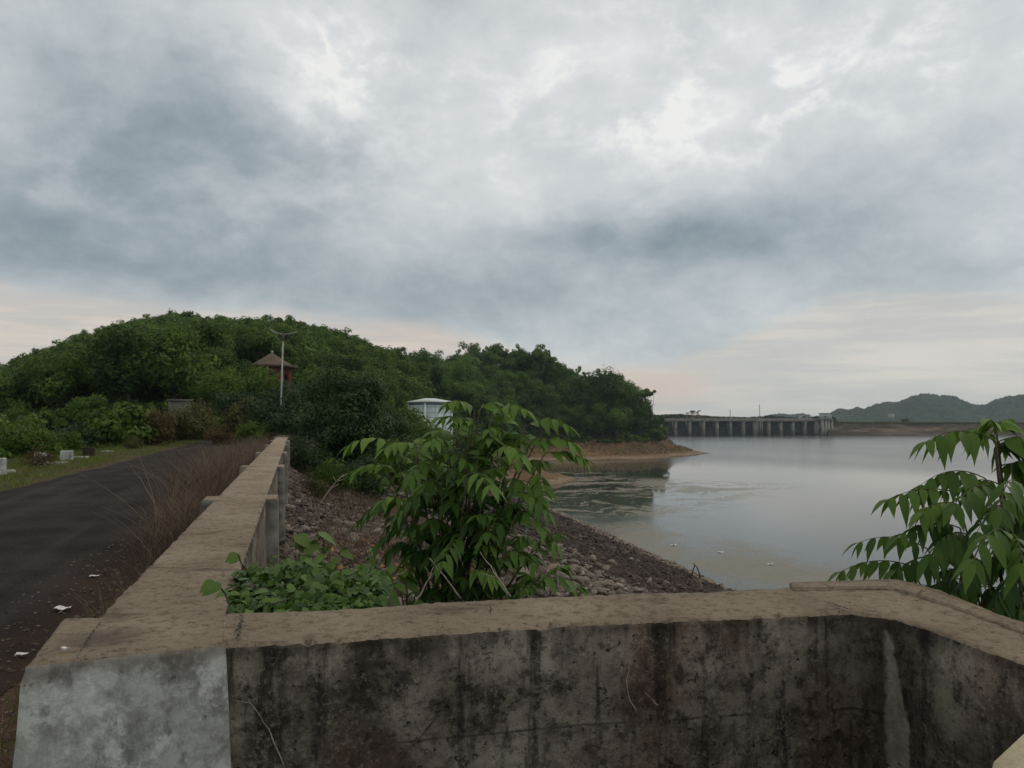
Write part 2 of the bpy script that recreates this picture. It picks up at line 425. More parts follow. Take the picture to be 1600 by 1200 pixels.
def mat_water():
    m, N, b, out = new_mat("lake_water"); p = pos(N)
    r1 = N.noise(N.scalev(p, (0.55, 1.0, 1)), 1.1, 4, 0.6); r2 = N.noise(N.scalev(p, (0.10, 0.2, 1)), 1.0, 3, 0.5)
    sx = N.xyz(p)
    # distance across the bank: x - shoreline, measured along the dam
    patch = N.noise(N.scalev(p, (1, 0.45, 1)), 0.06, 6, 0.65, dist=0.5)
    streak = N.noise(N.scalev(N.vm('ADD', p, N.scalev(N.comb(patch, patch, 0.0), (30, 40, 0))), (0.045, 0.12, 1)), 1.0, 8, 0.7, dist=0.6)
    fine = N.noise(p, 0.9, 5, 0.7)
    def zone(pa, pb, half, soft):
        A = P(*pa, ZW); B = P(*pb, ZW); L = B - A; ln = np.linalg.norm(L[:2]); d = L / ln; nrm = (-d[1], d[0], 0)
        q = N.vm('SUBTRACT', p, tuple(A))
        al = N.vm('DOT_PRODUCT', q, (d[0], d[1], 0)); ac = N.m('ABSOLUTE', N.vm('DOT_PRODUCT', q, nrm))
        ex = N.m('MAXIMUM', N.m('SUBTRACT', 0.0, al), N.m('SUBTRACT', al, float(ln)))
        ex = N.m('MAXIMUM', ex, N.m('SUBTRACT', ac, half))
        return N.mapr(ex, 0, soft, 1, 0)
    z1 = zone((960, 823), (1330, 930), 5.0, 9.0)
    z2 = zone((850, 775), (1000, 752), 27.0, 22.0)
    z3 = zone((860, 740), (900, 800), 14.0, 14.0)
    s1 = N.m('MULTIPLY', z1, N.mapr(N.m('ADD', patch, N.m('MULTIPLY', N.m('SUBTRACT', fine, 0.5), 0.25)), 0.36, 0.58, 0, 0.85))
    zz = N.m('MAXIMUM', z2, z3)
    s2 = N.m('MULTIPLY', zz, N.mapr(N.m('ADD', streak, N.m('MULTIPLY', N.m('SUBTRACT', fine, 0.5), 0.22)), 0.46, 0.56, 0, 0.8))
    scum = N.m('MAXIMUM', s1, s2)
    col = (0.05, 0.06, 0.052)
    h = N.m('ADD', N.m('MULTIPLY', r1, 0.3), r2)
    calm = N.mapr(N.noise(N.scalev(p, (1, 0.35, 1)), 0.012, 4, 0.55), 0.35, 0.65, 0.09, 0.13)
    inl = zone((860, 745), (1000, 735), 55.0, 110.0)
    rough_ = N.mix(inl, N.m('ADD', calm, .10), N.m('MULTIPLY', calm, .35))
    h = N.m('MULTIPLY', h, N.mapr(inl, 0, 1, 1, .25))
    fin(N, b, col, rough_, N.bump(h, 0.06, 0.3), 0.5)
    b.inputs['IOR'].default_value = 1.33
    s = N.n('ShaderNodeBsdfPrincipled')
    N.put(s.inputs['Base Color'], N.mix(fine, (0.10, 0.093, 0.06), (0.21, 0.19, 0.14))); s.inputs['Roughness'].default_value = 0.6
    ms = N.n('ShaderNodeMixShader'); N.put(ms.inputs[0], scum)
    N.L.new(b.outputs[0], ms.inputs[1]); N.L.new(s.outputs[0], ms.inputs[2]); N.L.new(ms.outputs[0], out.inputs[0])
    return m
M['water'] = mat_water()

def mat_stone():
    m, N, b, _ = new_mat("riprap_stone"); p = pos(N)
    a = N.n('ShaderNodeAttribute', attribute_name='tint').outputs['Fac']
    r = N.n('ShaderNodeObjectInfo').outputs['Random']
    f = N.noise(p, 6, 5, 0.7)
    t = N.m('ADD', N.m('MULTIPLY', N.m('SUBTRACT', r, 0.5), 0.5), N.m('ADD', a, N.m('MULTIPLY', N.m('SUBTRACT', f, 0.5), 0.5)), clamp=True)
    col = N.ramp(t, [(0.0, (0.045, 0.035, 0.03)), (0.4, (0.115, 0.096, 0.082)), (0.7, (0.205, 0.178, 0.152)), (1.0, (0.36, 0.31, 0.26))])
    fin(N, b, col, 0.92, N.bump(f, 0.7, 0.05), 0.15); return m
M['stone'] = mat_stone()

# ------------------------------------------------------------------ terrain
KN = {
 -600: [(60, -3), (120, 2), (280, 10), (420, 6), (650, 0)],
 -250: [(60, -3), (110, 1), (280, 10), (420, 5), (650, 0)],
 0:   [(50, -3), (90, 0), (200, 6), (280, 13), (420, 4), (650, 0)],
 100: [(50, -3), (85, 1), (200, 12), (270, 22), (420, 8), (650, 0)],
 200: [(50, -2), (85, 2), (190, 17), (260, 28), (420, 10), (650, 0)],
 290: [(50, -2), (85, 2), (190, 19), (260, 30), (420, 10), (650, 0)],
 400: [(50, -2), (85, 2), (190, 18), (260, 28.5), (420, 10), (650, 0)],
 500: [(50, -5), (100, -1), (190, 15), (265, 26), (420, 10), (650, 0)],
 560: [(50, -8), (110, -3), (200, 13), (270, 23), (420, 12), (650, 0)],
 640: [(60, -14), (110, -11), (150, -8), (230, 9), (290, 18.5), (420, 14), (650, 0)],
 720: [(80, -20), (180, -18), (215, -15.6), (260, -10), (380, 27), (480, 14), (650, 0)],
 800: [(80, -20), (195, -18.5), (212, -16.1), (235, -14.2), (265, -15), (315, -13), (345, -8), (400, 29), (480, 14), (650, -2)],
 832: [(80, -20), (188, -19), (196, -16.6), (206, -14.6), (240, -13.2), (264, -16.2), (275, -17.5), (312, -17.5), (330, -15.9), (362, -9.5), (405, 27), (480, 12), (650, -10)],
 868: [(80, -20), (200, -20), (206, -17.0), (214, -15.2), (234, -14.6), (246, -16.6), (260, -18.5), (318, -18.5), (334, -16.2), (366, -9.5), (408, 24.5), (480, 10), (650, -20)],
 892: [(80, -20), (212, -18), (222, -15.6), (232, -15.6), (244, -17.8), (300, -19), (322, -18), (337, -16), (367, -9.5), (405, 18), (480, 8), (650, -20)],
 905: [(80, -20), (222, -17.4), (300, -19.5), (322, -18), (338, -16), (367, -9.5), (404, 17), (480, 8), (650, -20)],
 960: [(80, -20), (300, -20), (332, -17), (345, -15.9), (370, -10), (400, 13), (470, 4), (600, -20)],
 1000: [(80, -20), (310, -20), (340, -16.7), (352, -15.5), (376, -10.5), (395, 4), (440, -2), (520, -20)],
 1030: [(80, -20), (320, -20), (350, -16.7), (362, -15.3), (386, -11), (400, -5), (440, -9), (490, -20)],
 1060: [(80, -20), (340, -20), (368, -16.7), (382, -15.0), (400, -12), (425, -14), (445, -18), (470, -20)],
 1085: [(80, -20), (350, -20), (380, -16.7), (394, -15.4), (408, -14.8), (425, -16.8), (445, -20), (600, -20)],
 1108: [(80, -20), (390, -20), (402, -16.8), (410, -16.1), (418, -16.8), (440, -20), (600, -20)],
 1122: [(80, -20), (390, -20), (420, -17.5), (440, -20), (600, -20)],
 1150: [(80, -20), (600, -20)],
 4000: [(80, -20), (600, -20)],
}
KU = np.array(sorted(KN))
DG = np.concatenate([np.arange(0, 660, 3.0)])
KT = np.stack([np.interp(DG, [k[0] for k in KN[u]], [k[1] for k in KN[u]]) for u in KU])
# soften the knots along D a little
ker = np.array([1, 2, 3, 2, 1.0]); ker /= ker.sum()
KTs = np.stack([np.convolve(np.pad(r, 2, mode='edge'), ker, 'valid') for r in KT])
def hill_z(x, y):
    X, D = to_cam(x, y)
    Dc = np.maximum(D, 1.0)
    u = np.clip(800 + F * X / Dc, KU[0], KU[-1])
    i = np.clip(np.searchsorted(KU, u) - 1, 0, len(KU) - 2)
    t = (u - KU[i]) / (KU[i + 1] - KU[i]); t = t * t * (3 - 2 * t)
    dj = np.clip(Dc / 3.0, 0, len(DG) - 1.001); j = dj.astype(int); s = dj - j
    a = KTs[i, j] * (1 - s) + KTs[i, j + 1] * s
    b = KTs[i + 1, j] * (1 - s) + KTs[i + 1, j + 1] * s
    z = a * (1 - t) + b * t
    return np.where(D < 20, -20.0, z)
def dam_z(x, y):
    s = np.interp(y, [55, 75, 86, 103, 121, 139, 155], [2.69, 2.76, 2.805, 2.885, 2.99, 3.04, 3.02])
    toe = np.clip((y - 150) / 120.0, 0, 1)
    z = np.where(x > 0.3, -0.3 - (x - 0.3) / s * (1 + toe), 0.0)
    z = np.where(x > -0.15, np.where(x < 0.3, -0.3 * (x + 0.15) / 0.45, z), z)
    z = np.where(x < -11, -(-11 - x) / 2.3, z)
    return np.maximum(z, -22.0)
def ground_z(x, y, rough=True):
    x = np.asarray(x, float); y = np.asarray(y, float)
    d = dam_z(x, y); h = hill_z(x, y)
    z = np.maximum(d, h)
    if rough:
        hm = np.clip((h - d) / 2.0, 0, 1)
        z = z + hm * (fbm(x / 22, y / 22, 3) * 2.2 * np.clip((h - ZW) / 8, 0, 1) + fbm(x / 6, y / 6, 9, 3) * 0.35)
        sl = np.clip((x - 0.4) / 1.5, 0, 1) * (1 - hm)
        z = z + sl * (fbm(x / 1.1, y / 1.1, 5, 4) * 0.22 + fbm(x / 9, y / 9, 15, 3) * 0.5)
        vg = np.clip((-6.3 - x) / 1.0, 0, 1) * (1 - hm)
        z = z + vg * fbm(x / 1.3, y / 1.3, 6, 3) * 0.10
        sh = np.clip((x + 1.55) / 0.3, 0, 1) * np.clip((-0.2 - x) / 0.2, 0, 1)
        z = z + sh * (0.03 + fbm(x / 0.4, y / 0.4, 7, 3) * 0.05)
    # low floor round the camera: the bay floor sits on it
    return z

rr = np.concatenate([[0.4], np.geomspace(0.8, 30, 90), np.geomspace(30.3, 480, 240)[1:], np.geomspace(490, 4200, 18)])
th = np.concatenate([np.linspace(-58, 52, 620), np.linspace(52, 302, 90)[1:-1]])
th = np.radians(th)
TT, RR = np.meshgrid(th, rr)
az = YAW + TT
gx = RR * np.sin(az); gy = RR * np.cos(az)
gz = ground_z(gx, gy)
far = RR > 480
fl = np.where((TT > math.radians(8)) & (TT < math.radians(160)), -22.0, -6.0)
gz = np.where(far, fl, gz)
ni, nj = gx.shape
idx = np.arange(ni * nj).reshape(ni, nj)
quads = np.stack([idx[:-1], np.roll(idx[:-1], -1, 1), np.roll(idx[1:], -1, 1), idx[1:]], -1)[:, :, ::-1].reshape(-1, 4)
cx = gx.ravel()[quads].mean(1); cy = gy.ravel()[quads].mean(1); cz = gz.ravel()[quads].mean(1)
isdam = dam_z(cx, cy) >= hill_z(cx, cy) - 0.2
Xc, Dc = to_cam(cx, cy)
cu = 800 + F * Xc / np.maximum(Dc, 1)
mi = np.where(isdam & (cx < -9.6), 2, np.where(isdam & (cx < 0.05), 0, np.where(isdam, 1, 2)))
mi = np.where((mi == 2) & ~isdam & (((cu > 700) & (cz < -8.5)) | ((cu > 1010) & (cz < -3)) | (cz < -14.2)), 3, mi)
mi = np.where(Dc > 480, 2, mi)
ground = link("ground", mesh_np("ground", np.stack([gx.ravel(), gy.ravel(), gz.ravel()], 1), quads, [M['dirt'], M['slope'], M['soil'], M['shore']], True, None, mi), kind="structure")

# water
wv = [(-60, -400, ZW), (4200, -400, ZW), (4200, 4200, ZW), (-60, 4200, ZW)]
link("water", mesh_np("water", wv, np.array([[0, 1, 2, 3]]), M['water']), kind="structure")

# road sheet
ys = np.concatenate([np.linspace(-8, 20, 80), np.linspace(20.5, 62, 50)])
xl = -6.1 + fbm(ys / 1.3, ys * 0, 21, 4) * 0.35
xr = -1.45 + fbm(ys / 0.9, ys * 0, 31, 4) * 0.45
bend = np.where(ys > 46, ((ys - 46) / 16) ** 2 * 3.5, 0)
K = 9
V = []
for i in range(len(ys)):
    for k in range(K):
        t = k / (K - 1)
        V.append(((xl[i] * (1 - t) + xr[i] * t) - bend[i], ys[i], 0.006 + 0.05 * math.sin(PI * t)))
idx = np.arange(len(ys) * K).reshape(len(ys), K)
q = np.stack([idx[:-1, :-1], idx[:-1, 1:], idx[1:, 1:], idx[1:, :-1]], -1).reshape(-1, 4)
link("road", mesh_np("road", V, q, M['road'], True), kind="structure")

# bay floor
MBf = MB().box((0.9, 0.1, -0.9), (3.4, 4.7, 1.808))
link("pavement", MBf.mesh("pavement", M['dirt']), kind="structure")

# ------------------------------------------------------------------ parapet
def sweep_wall(name, inner, outer, zin, zout, ztop=ZT, step=0.03, mats=None, seed=1, ends=(True, True), erode=0.012, batter=0.03):
    """inner / outer polylines (same count): wall top edges; skirt drops to zin on the inner side, zout outside."""
    inner = np.asarray(inner, float); outer = np.asarray(outer, float)
    mid = (inner + outer) / 2
    L = np.concatenate([[0], np.cumsum(np.linalg.norm(np.diff(mid[:, :2], axis=0), axis=1))])
    s = np.arange(0, L[-1], step); s = np.append(s, L[-1])
    I = np.stack([np.interp(s, L, inner[:, k]) for k in range(2)], 1)
    O = np.stack([np.interp(s, L, outer[:, k]) for k in range(2)], 1)
    across = O - I; w = np.linalg.norm(across, axis=1)[:, None]; a = across / w
    n = len(s)
    def e(sd, k=0.18): return (fbm(s / k, s * 0 + sd, seed, 4))[:, None]
    rows = []
    zr = []
    def put(p, z): rows.append(p); zr.append(z)
    ein = np.abs(e(1, 0.045)) * erode + np.maximum(e(2, 0.05) - 0.42, 0) * 0.07
    eou = np.abs(e(3, 0.045)) * erode + np.maximum(e(4, 0.05) - 0.42, 0) * 0.07
    # inner face, bottom to top
    for t in np.linspace(0, 1, 7):
        z = zin + (ztop - 0.018 - zin) * t
        put(I - a * batter * (ztop - z) + a * e(7 + t * 3, 0.3) * 0.004, np.full(n, z))
    put(I + a * (0.004 + ein * 0.6), ztop - 0.006 - ein[:, 0] * 0.5)
    nt = 9
    for t in np.linspace(0, 1, nt):
        p = I + a * (0.012 + ein) + (across - a * (0.024 + ein + eou)) * t
        z = ztop + fbm(s / 0.25, s * 0 + t * 3, seed + 9, 4) * 0.008
        put(p, z)
    put(O - a * (0.004 + eou * 0.6), ztop - 0.006 - eou[:, 0] * 0.5)
    for t in np.linspace(0, 1, 5):
        z = ztop - 0.018 + (zout - ztop + 0.018) * t
        put(O + a * batter * (ztop - z), np.full(n, z))
    m = len(rows)
    V = np.stack([np.concatenate([r, z[:, None]], 1) for r, z in zip(rows, zr)], 1)  # n,m,3
    idx = np.arange(n * m).reshape(n, m)
    q = np.stack([idx[:-1, :-1], idx[:-1, 1:], idx[1:, 1:], idx[1:, :-1]], -1)
    mi = np.zeros((n - 1, m - 1), int); mi[:, :7] = 1; mi[:, -5:] = 1
    q = q.reshape(-1, 4); mi = mi.ravel().tolist()
    faces = [q]
    caps = []
    if ends[0]: caps.append(idx[0][::-1])
    if ends[1]: caps.append(idx[-1])
    if caps:
        faces.append(np.array(caps)); mi += [1] * len(caps)
    return mesh_np(name, V.reshape(-1, 3), faces, mats, False, None, mi)

XL, XR = -0.59, -0.20
WEND = 31.0
def pier_mesh(name, poly, zb, ztop, batter, mats, seed=0, sub=8, jit=0.004):
    """poly: top outline (ccw), battered, rough"""
    poly = np.asarray(poly, float)[:, :2]; c = poly.mean(0)
    ring = []
    k = len(poly)
    for i in range(k):
        a, b = poly[i], poly[(i + 1) % k]
        for t in np.arange(sub) / sub: ring.append(a * (1 - t) + b * t)
    ring = np.array(ring); nR = len(ring)
    out = ring - c; out /= np.linalg.norm(out, axis=1)[:, None]
    rs = np.random.default_rng(seed)
    V = []; zs = [ztop, ztop - 0.003, ztop - 0.012] + list(np.linspace(ztop - 0.04, zb, 9))
    ins = [0.014, 0.006, 0.0] + [0.0] * 9
    for z, i_ in zip(zs, ins):
        ch = np.abs(rs.normal(0, jit, (nR, 1))) if z > ztop - 0.03 else rs.normal(0, jit * 0.35, (nR, 1))
        V.append(np.concatenate([ring + out * (batter * (ztop - z) - i_ - ch), np.full((nR, 1), z)], 1))
    n = len(V); V = np.concatenate(V)
    idx = np.arange(n * nR).reshape(n, nR)
    q = np.stack([idx[:-1], idx[1:], np.roll(idx[1:], -1, 1), np.roll(idx[:-1], -1, 1)], -1)
    # q rows: (ring i, ring i+1...) outward orientation
    mi = np.full(q.shape[:2], 1); mi[0:1] = 0
    V = np.concatenate([V, [[c[0], c[1], ztop]]]); ci = len(V) - 1
    tri = np.stack([idx[0], np.roll(idx[0], -1), np.full(nR, ci)], -1)
    return mesh_np(name, V, [q.reshape(-1, 4), tri], mats, False, None, mi.ravel().tolist() + [0] * nR)

wall = bpy.data.objects.new("parapet_wall", None); COL.objects.link(wall)
tag(wall, "long straight concrete parapet running away beside the road, with projecting piers", "parapet wall")
yp0 = P(165, 966, ZT)[1]
ystart = P(360, 1009, ZT)[1] + 0.02
me = sweep_wall("wall_body", [(XL, yp0 - 0.2), (XL, WEND)], [(XR, yp0 - 0.2), (XR, WEND)], -0.1, -1.2, mats=[M['top'], M['stain']], seed=4, step=0.03, batter=0.02, erode=0.02)
link("wall_body", me, wall)
# end pier, whitewashed
pa = P(35, 1046, ZT); pb = P(352, 1012, ZT); pc = P(380, 962, ZT); pd = P(98, 968, ZT)
pier = pier_mesh("pier", [pa[:2], pb[:2], (XR + 0.01, pc[1]), pd[:2]], -0.1, ZT + 0.006, 0.075, [M['top'], M['white']], 3, 14)
po = link("pier", pier, wall); po["label"] = "broad whitewashed end pier with grey weathered patches"
for k in range(1, 7):
    y = 2.15 + 4.3 * k
    w = 0.17
    me = pier_mesh("pier", [(XL - 0.085, y - w), (XR + 0.085, y - w), (XR + 0.085, y + w), (XL - 0.085, y + w)], -0.8, ZT + 0.004, 0.02, [M['top'], M['pier']], k, 6)
    link("pier", me, wall)

bay = bpy.data.objects.new("parapet_wall", None); COL.objects.link(bay)
tag(bay, "dark stained concrete parapet of the bay, crossing the foreground and turning at a corner", "parapet wall")
fr = [(343, 1011), (560, 998), (700, 988), (905, 975), (1100, 967), (1240, 961), (1330, 957), (1396, 965)]
inn = [P(u, v, ZT)[:2] for u, v in fr]; inn[0] = inn[0] + np.array([0, 0.012])
bk = [(352, 958), (560, 950), (690, 941), (900, 931), (1100, 924), (1235, 917), (1330, 910), (1402, 904)]
out_ = [P(u, v, ZT)[:2] for u, v in bk]
c2 = P(1600, 1036, ZT); o2 = P(1560, 959, ZT); o3 = P(1470, 922, ZT)
xin = inn[-1][0]
inn += [np.array([xin + 0.004, inn[-1][1] - 0.12]), np.array([c2[0] - 0.0, c2[1]]), np.array([c2[0] + 0.01, -1.9])]
xo = o2[0]
out_ += [o3[:2], o2[:2], np.array([xo + 0.08, -1.9])]
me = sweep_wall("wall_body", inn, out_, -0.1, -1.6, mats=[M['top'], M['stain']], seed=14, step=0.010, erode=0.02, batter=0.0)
link("wall_body", me, bay)

# loose mortar flake along the outer corner
fl_o = [(1234, 908), (1290, 904), (1345, 902), (1402, 902), (1440, 911), (1475, 923), (1520, 941), (1562, 960), (1600, 979)]
fl_i = [(1240, 917), (1290, 915), (1345, 913), (1396, 914), (1430, 924), (1462, 934), (1510, 950), (1552, 964), (1600, 981)]
A = np.array([P(u, v, ZT + 0.018)[:2] for u, v in fl_o]); B = np.array([P(u, v, ZT + 0.018)[:2] for u, v in fl_i])
tt = np.linspace(0, len(A) - 1, 90)
Ai = np.stack([np.interp(tt, range(len(A)), A[:, k]) for k in range(2)], 1); Bi = np.stack([np.interp(tt, range(len(A)), B[:, k]) for k in range(2)], 1)
Bi = Bi + rng.normal(0, 0.004, Bi.shape)
Ai = Ai + (Ai - Bi) / (np.linalg.norm(Ai - Bi, axis=1)[:, None] + 1e-6) * 0.012
n = len(tt); hgt = ZT + np.interp(tt, [0, .4, 1.2, 8], [0.009, 0.008, 0.006, 0.006]) + fbm(tt / 1.5, tt * 0, 3) * 0.004
rows = [np.c_[Ai, np.full(n, ZT - 0.035)], np.c_[Ai, hgt], np.c_[Bi * .5 + Ai * .5, hgt + 0.002], np.c_[Bi, ZT + np.interp(tt, [0, .5, 1.2, 8], [0.007, 0.006, 0.003, 0.003])], np.c_[Bi + (Bi - Ai) * 0.02, np.full(n, ZT - 0.01)]]
V = np.stack(rows, 1); idx = np.arange(n * 5).reshape(n, 5)
q = np.stack([idx[:-1, :-1], idx[1:, :-1], idx[1:, 1:], idx[:-1, 1:]], -1).reshape(-1, 4)
link("mortar_layer", mesh_np("mortar_layer", V.reshape(-1, 3), [q, np.array([idx[0], idx[-1][::-1]])], M['top']), bay)

# cracks as thin recess-dark ribbons lying on the wall top
def ribbon(pts, w, z, jag=0.004, n=40, seed=0):
    pts = np.array([P(u, v, z) for u, v in pts]); rs = np.random.default_rng(seed)
    t = np.linspace(0, len(pts) - 1, n); c = np.stack([np.interp(t, range(len(pts)), pts[:, k]) for k in range(3)], 1)
    d = np.gradient(c, axis=0); d /= np.linalg.norm(d, axis=1)[:, None]; nn = np.stack([-d[:, 1], d[:, 0], d[:, 2] * 0], 1)
    ww = (w * (0.35 + 0.9 * rs.random(n)) * np.sin(np.linspace(0.12, PI - 0.12, n)) ** 0.6)[:, None]
    c = c + nn * rs.normal(0, jag, (n, 1))
    V = np.stack([c - nn * ww, c + nn * ww], 1).reshape(-1, 3); V[:, 2] = z
    i = np.arange(n - 1) * 2
    return V, np.stack([i, i + 2, i + 3, i + 1], -1)
mb = MB()
V, q = ribbon([(378, 958), (375, 975), (371, 1002)], 0.005, ZT + 0.011, 0.004, 40, 2); mb.add(V, q)
V, q = ribbon([(362, 976), (374, 978), (392, 977)], 0.004, ZT + 0.0105, 0.002, 20, 3); mb.add(V, q)
V, q = ribbon([(1286, 938), (1310, 946), (1338, 956)], 0.004, ZT + 0.010, 0.002, 30, 4); mb.add(V, q)
V, q = ribbon([(1240, 919), (1300, 917), (1390, 917), (1450, 934), (1520, 956)], 0.004, ZT + 0.0102, 0.002, 60, 5); mb.add(V, q)
V, q = ribbon([(160, 969), (142, 992), (120, 1028)], 0.002, ZT + 0.0125, 0.002, 40, 9); mb.add(V, q)
V, q = ribbon([(765, 960), (768, 950), (763, 944)], 0.002, ZT + 0.010, 0.001, 12, 6); mb.add(V, q)
link("crack_line", mb.mesh("crack_line", M['crack']), bay)

# ------------------------------------------------------------------ foliage makers
def rand_dirs(n, rs):
    v = rs.normal(size=(n, 3)); return v / np.linalg.norm(v, axis=1)[:, None]
def leaf_quads(C, Nn, size, rs, aspect=0.6):
    """one folded diamond per centre"""
    n = len(C)
    r = rand_dirs(n, rs); a = np.cross(Nn, r); a /= np.linalg.norm(a, axis=1)[:, None] + 1e-9
    b = np.cross(Nn, a)
    s = (size * (0.6 + 0.8 * rs.random(n)))[:, None]
    V = np.stack([C - a * s * 0.5, C + b * s * 0.5 * aspect - Nn * s * 0.1, C + a * s * 0.5, C - b * s * 0.5 * aspect - Nn * s * 0.1], 1)
    q = np.arange(n * 4).reshape(n, 4)
    return V.reshape(-1, 3), q
def crown(seed, R, zc, nl, nleaf, size, flat=0.55, lobe=(0.28, 0.5), shell=0.55, up=0.35, low=0.45):
    """clumped crown: lobes placed through an ellipsoid, leaves spread near each lobe's shell"""
    rs = np.random.default_rng(seed)
    R = np.array(R, float)
    d = rand_dirs(nl, rs); d[:, 2] = np.where(d[:, 2] < 0, d[:, 2] * low, d[:, 2])
    rad = rs.random(nl) ** 0.45 * 0.78
    Lc = d * rad[:, None] * R + np.array([0, 0, zc])
    Lr = (lobe[0] + (lobe[1] - lobe[0]) * rs.random(nl)) * R.mean()
    Lt = rs.normal(0, 0.16, nl)
    pick = rs.choice(nl, nleaf, p=(Lr ** 2) / (Lr ** 2).sum())
    dd = rand_dirs(nleaf, rs)
    r = shell + (1 - shell) * rs.random(nleaf) ** 0.7
    r *= 1 + 0.12 * rs.normal(size=nleaf)
    C = Lc[pick] + dd * (Lr[pick] * r)[:, None] * np.array([1, 1, flat + 0.25])
    Nn = dd * 1.15 + rand_dirs(nleaf, rs) * 0.6 + np.array([0, 0, up])
    Nn /= np.linalg.norm(Nn, axis=1)[:, None]
    V, q = leaf_quads(C, Nn, size, rs)
    t = np.clip(0.42 + Lt[pick] + rs.normal(0, 0.16, nleaf), 0, 1)
    return V, q, np.repeat(t, 4), Lc, Lr
def trunk_mb(h, r, Lc, seed, limbs=6, mb=None):
    rs = np.random.default_rng(seed); mb = mb or MB()
    top = np.array([rs.normal(0, 0.05 * h), rs.normal(0, 0.05 * h), h])
    pts = np.array([[0, 0, -0.5], [top[0] * .1, top[1] * .3, h * .35], [top[0] * .5, top[1] * .6, h * .7], top])
    mb.tube(pts, [r, r * .8, r * .55, r * .25], 7)
    for k in rs.choice(len(Lc), min(limbs, len(Lc)), replace=False):
        s = np.array([top[0] * .3, top[1] * .4, h * (0.35 + 0.3 * rs.random())])
        e = Lc[k]; m = (s + e) / 2 + np.array([0, 0, -0.05 * h])
        mb.tube([s, m, e], [r * .45, r * .3, r * .1], 5)
    return mb

def tree_proto(name, seed, R, h, nl, nleaf, size, mat, tr=0.25, label=None, cat="tree", limbs=6, zc=None, keep=True, **kw):
    V, q, t, Lc, Lr = crown(seed, R, zc if zc is not None else h * 0.62, nl, nleaf, size, **kw)
    cm = mesh_np("crown", V, q, mat, False, t)
    tm = trunk_mb(h * 0.75, tr, Lc, seed, limbs).mesh("trunk", M['bark'], True)
    return cm, tm
def place_tree(name, cm, tm, loc, rz, s, label, group=None, cat="tree", crown_name="crown"):
    e = bpy.data.objects.new(name, None); COL.objects.link(e)
    e.location = [float(k) for k in loc]; e.rotation_euler = (0, 0, rz); e.scale = s if hasattr(s, '__len__') else (s, s, s)
    tag(e, label, cat, group)
    link(crown_name, cm, e); link("trunk", tm, e)
    return e

# skyline of the wooded ground, photo columns -> row of the tree tops
SKU = [-300, 0, 40, 60, 100, 125, 165, 200, 245, 290, 340, 400, 460, 500, 535, 575, 620, 650, 690, 720, 760, 800, 840, 870, 882, 905, 916, 945, 970, 990, 1000, 1020, 1040]
SKV = [585, 574, 556, 552, 540, 522, 512, 502, 495, 492, 500, 498, 500, 510, 522, 536, 545, 552, 560, 546, 540, 538, 541, 562, 572, 578, 586, 578, 583, 600, 622, 645, 664]
protos_l = []
for i in range(6):
    rx = [3.6, 4.2, 3.2, 4.6, 3.8, 3.4][i]; h = [8.0, 7.5, 8.5, 8.0, 7.0, 9.0][i]
    protos_l.append((tree_proto("t", 100 + i, (rx, rx * 0.95, h * 0.42), h, 20 + i * 2, 3800, 0.42, M['leaf_hill'], low=0.8), h, rx))
protos_r = []
for i in range(6):
    rx = [6.0, 5.2, 6.8, 5.6, 6.2, 5.0][i]; h = [12, 13, 11.5, 12.5, 11, 13.5][i]
    protos_r.append((tree_proto("t", 200 + i, (rx, rx * 0.95, h * 0.42), h, 24 + i * 2, 5000, 0.6, M['leaf_head'], 0.35, low=0.8), h, rx))

# sample the wooded ground
cand = []
tries = 0
cells = {}
rs = np.random.default_rng(5)
for tries in range(60000):
    D = math.sqrt(rs.uniform(78 ** 2, 425 ** 2)); u = rs.uniform(-140, 1042)
    X = (u - 800) / F * D
    p = rgt * X + fwd * D
    right = u > 655 and D > 230
    if u > 655 and D < 300: continue
    sp = 6.0 if right else (3.6 if D > 130 else 4.2)
    key = (int(p[0] // sp), int(p[1] // sp)); bad = False
    for a in (-1, 0, 1):
        for b in (-1, 0, 1):
            for (px, py) in cells.get((key[0] + a, key[1] + b, right), ()):
                if (px - p[0]) ** 2 + (py - p[1]) ** 2 < sp * sp: bad = True
    if bad: continue
    if p[0] > -13 and D < 100 and u < 470: continue
    cells.setdefault((key[0], key[1], right), []).append((p[0], p[1]))
    cand.append((u, D, p[0], p[1], right))
CU = np.array([(c[2], c[3]) for c in cand]); CZ = ground_z(CU[:, 0], CU[:, 1])
HZ = hill_z(CU[:, 0], CU[:, 1]); DZ = dam_z(CU[:, 0], CU[:, 1])
# ridge test: keep the near face and a little beyond the crest
def ridge_D(u):
    z = np.array([np.interp(u, KU, KTs[:, j]) for j in range(len(DG))]); a = z / np.maximum(DG, 1)
    a[DG < 100] = -9
    return DG[int(np.argmax(a))]
RDU = np.arange(-150, 1060, 15); RDV = np.array([ridge_D(u) for u in RDU])
trees = []
for (u, D, x, y, right), z, hz, dz in zip(cand, CZ, HZ, DZ):
    if D > np.interp(u, RDU, RDV) + 14: continue
    if hz < dz - 0.5 and D > 60 and x > 0.5: continue
    if z < -13 and u < 700: continue
    if u > 655 and z < (-9.2 if u < 1000 else -10.4): continue
    if 605 < u < 740 and D < 150: continue
    if 360 < u < 478 and 84 < D < 128: continue
    pr = (protos_r if right else protos_l); i = rs.integers(0, 6)
    (ms, h, rx) = pr[i]
    s = rs.uniform(0.75, 1.25)
    # tops must not rise above the wood's outline
    vs = np.interp(u, SKU, SKV) + (rs.uniform(-9, 3) if rs.random() < .25 else rs.uniform(2, 12))
    hmax = EYE + (HOR - vs) / F * D - z
    if hmax < 2.5: continue
    if h * s > hmax: s = hmax / h
    if right and s < 0.4: continue
    trees.append((rx * s / D, u, D, x, y, z, s, i, right))
trees.sort(key=lambda t: -t[0])
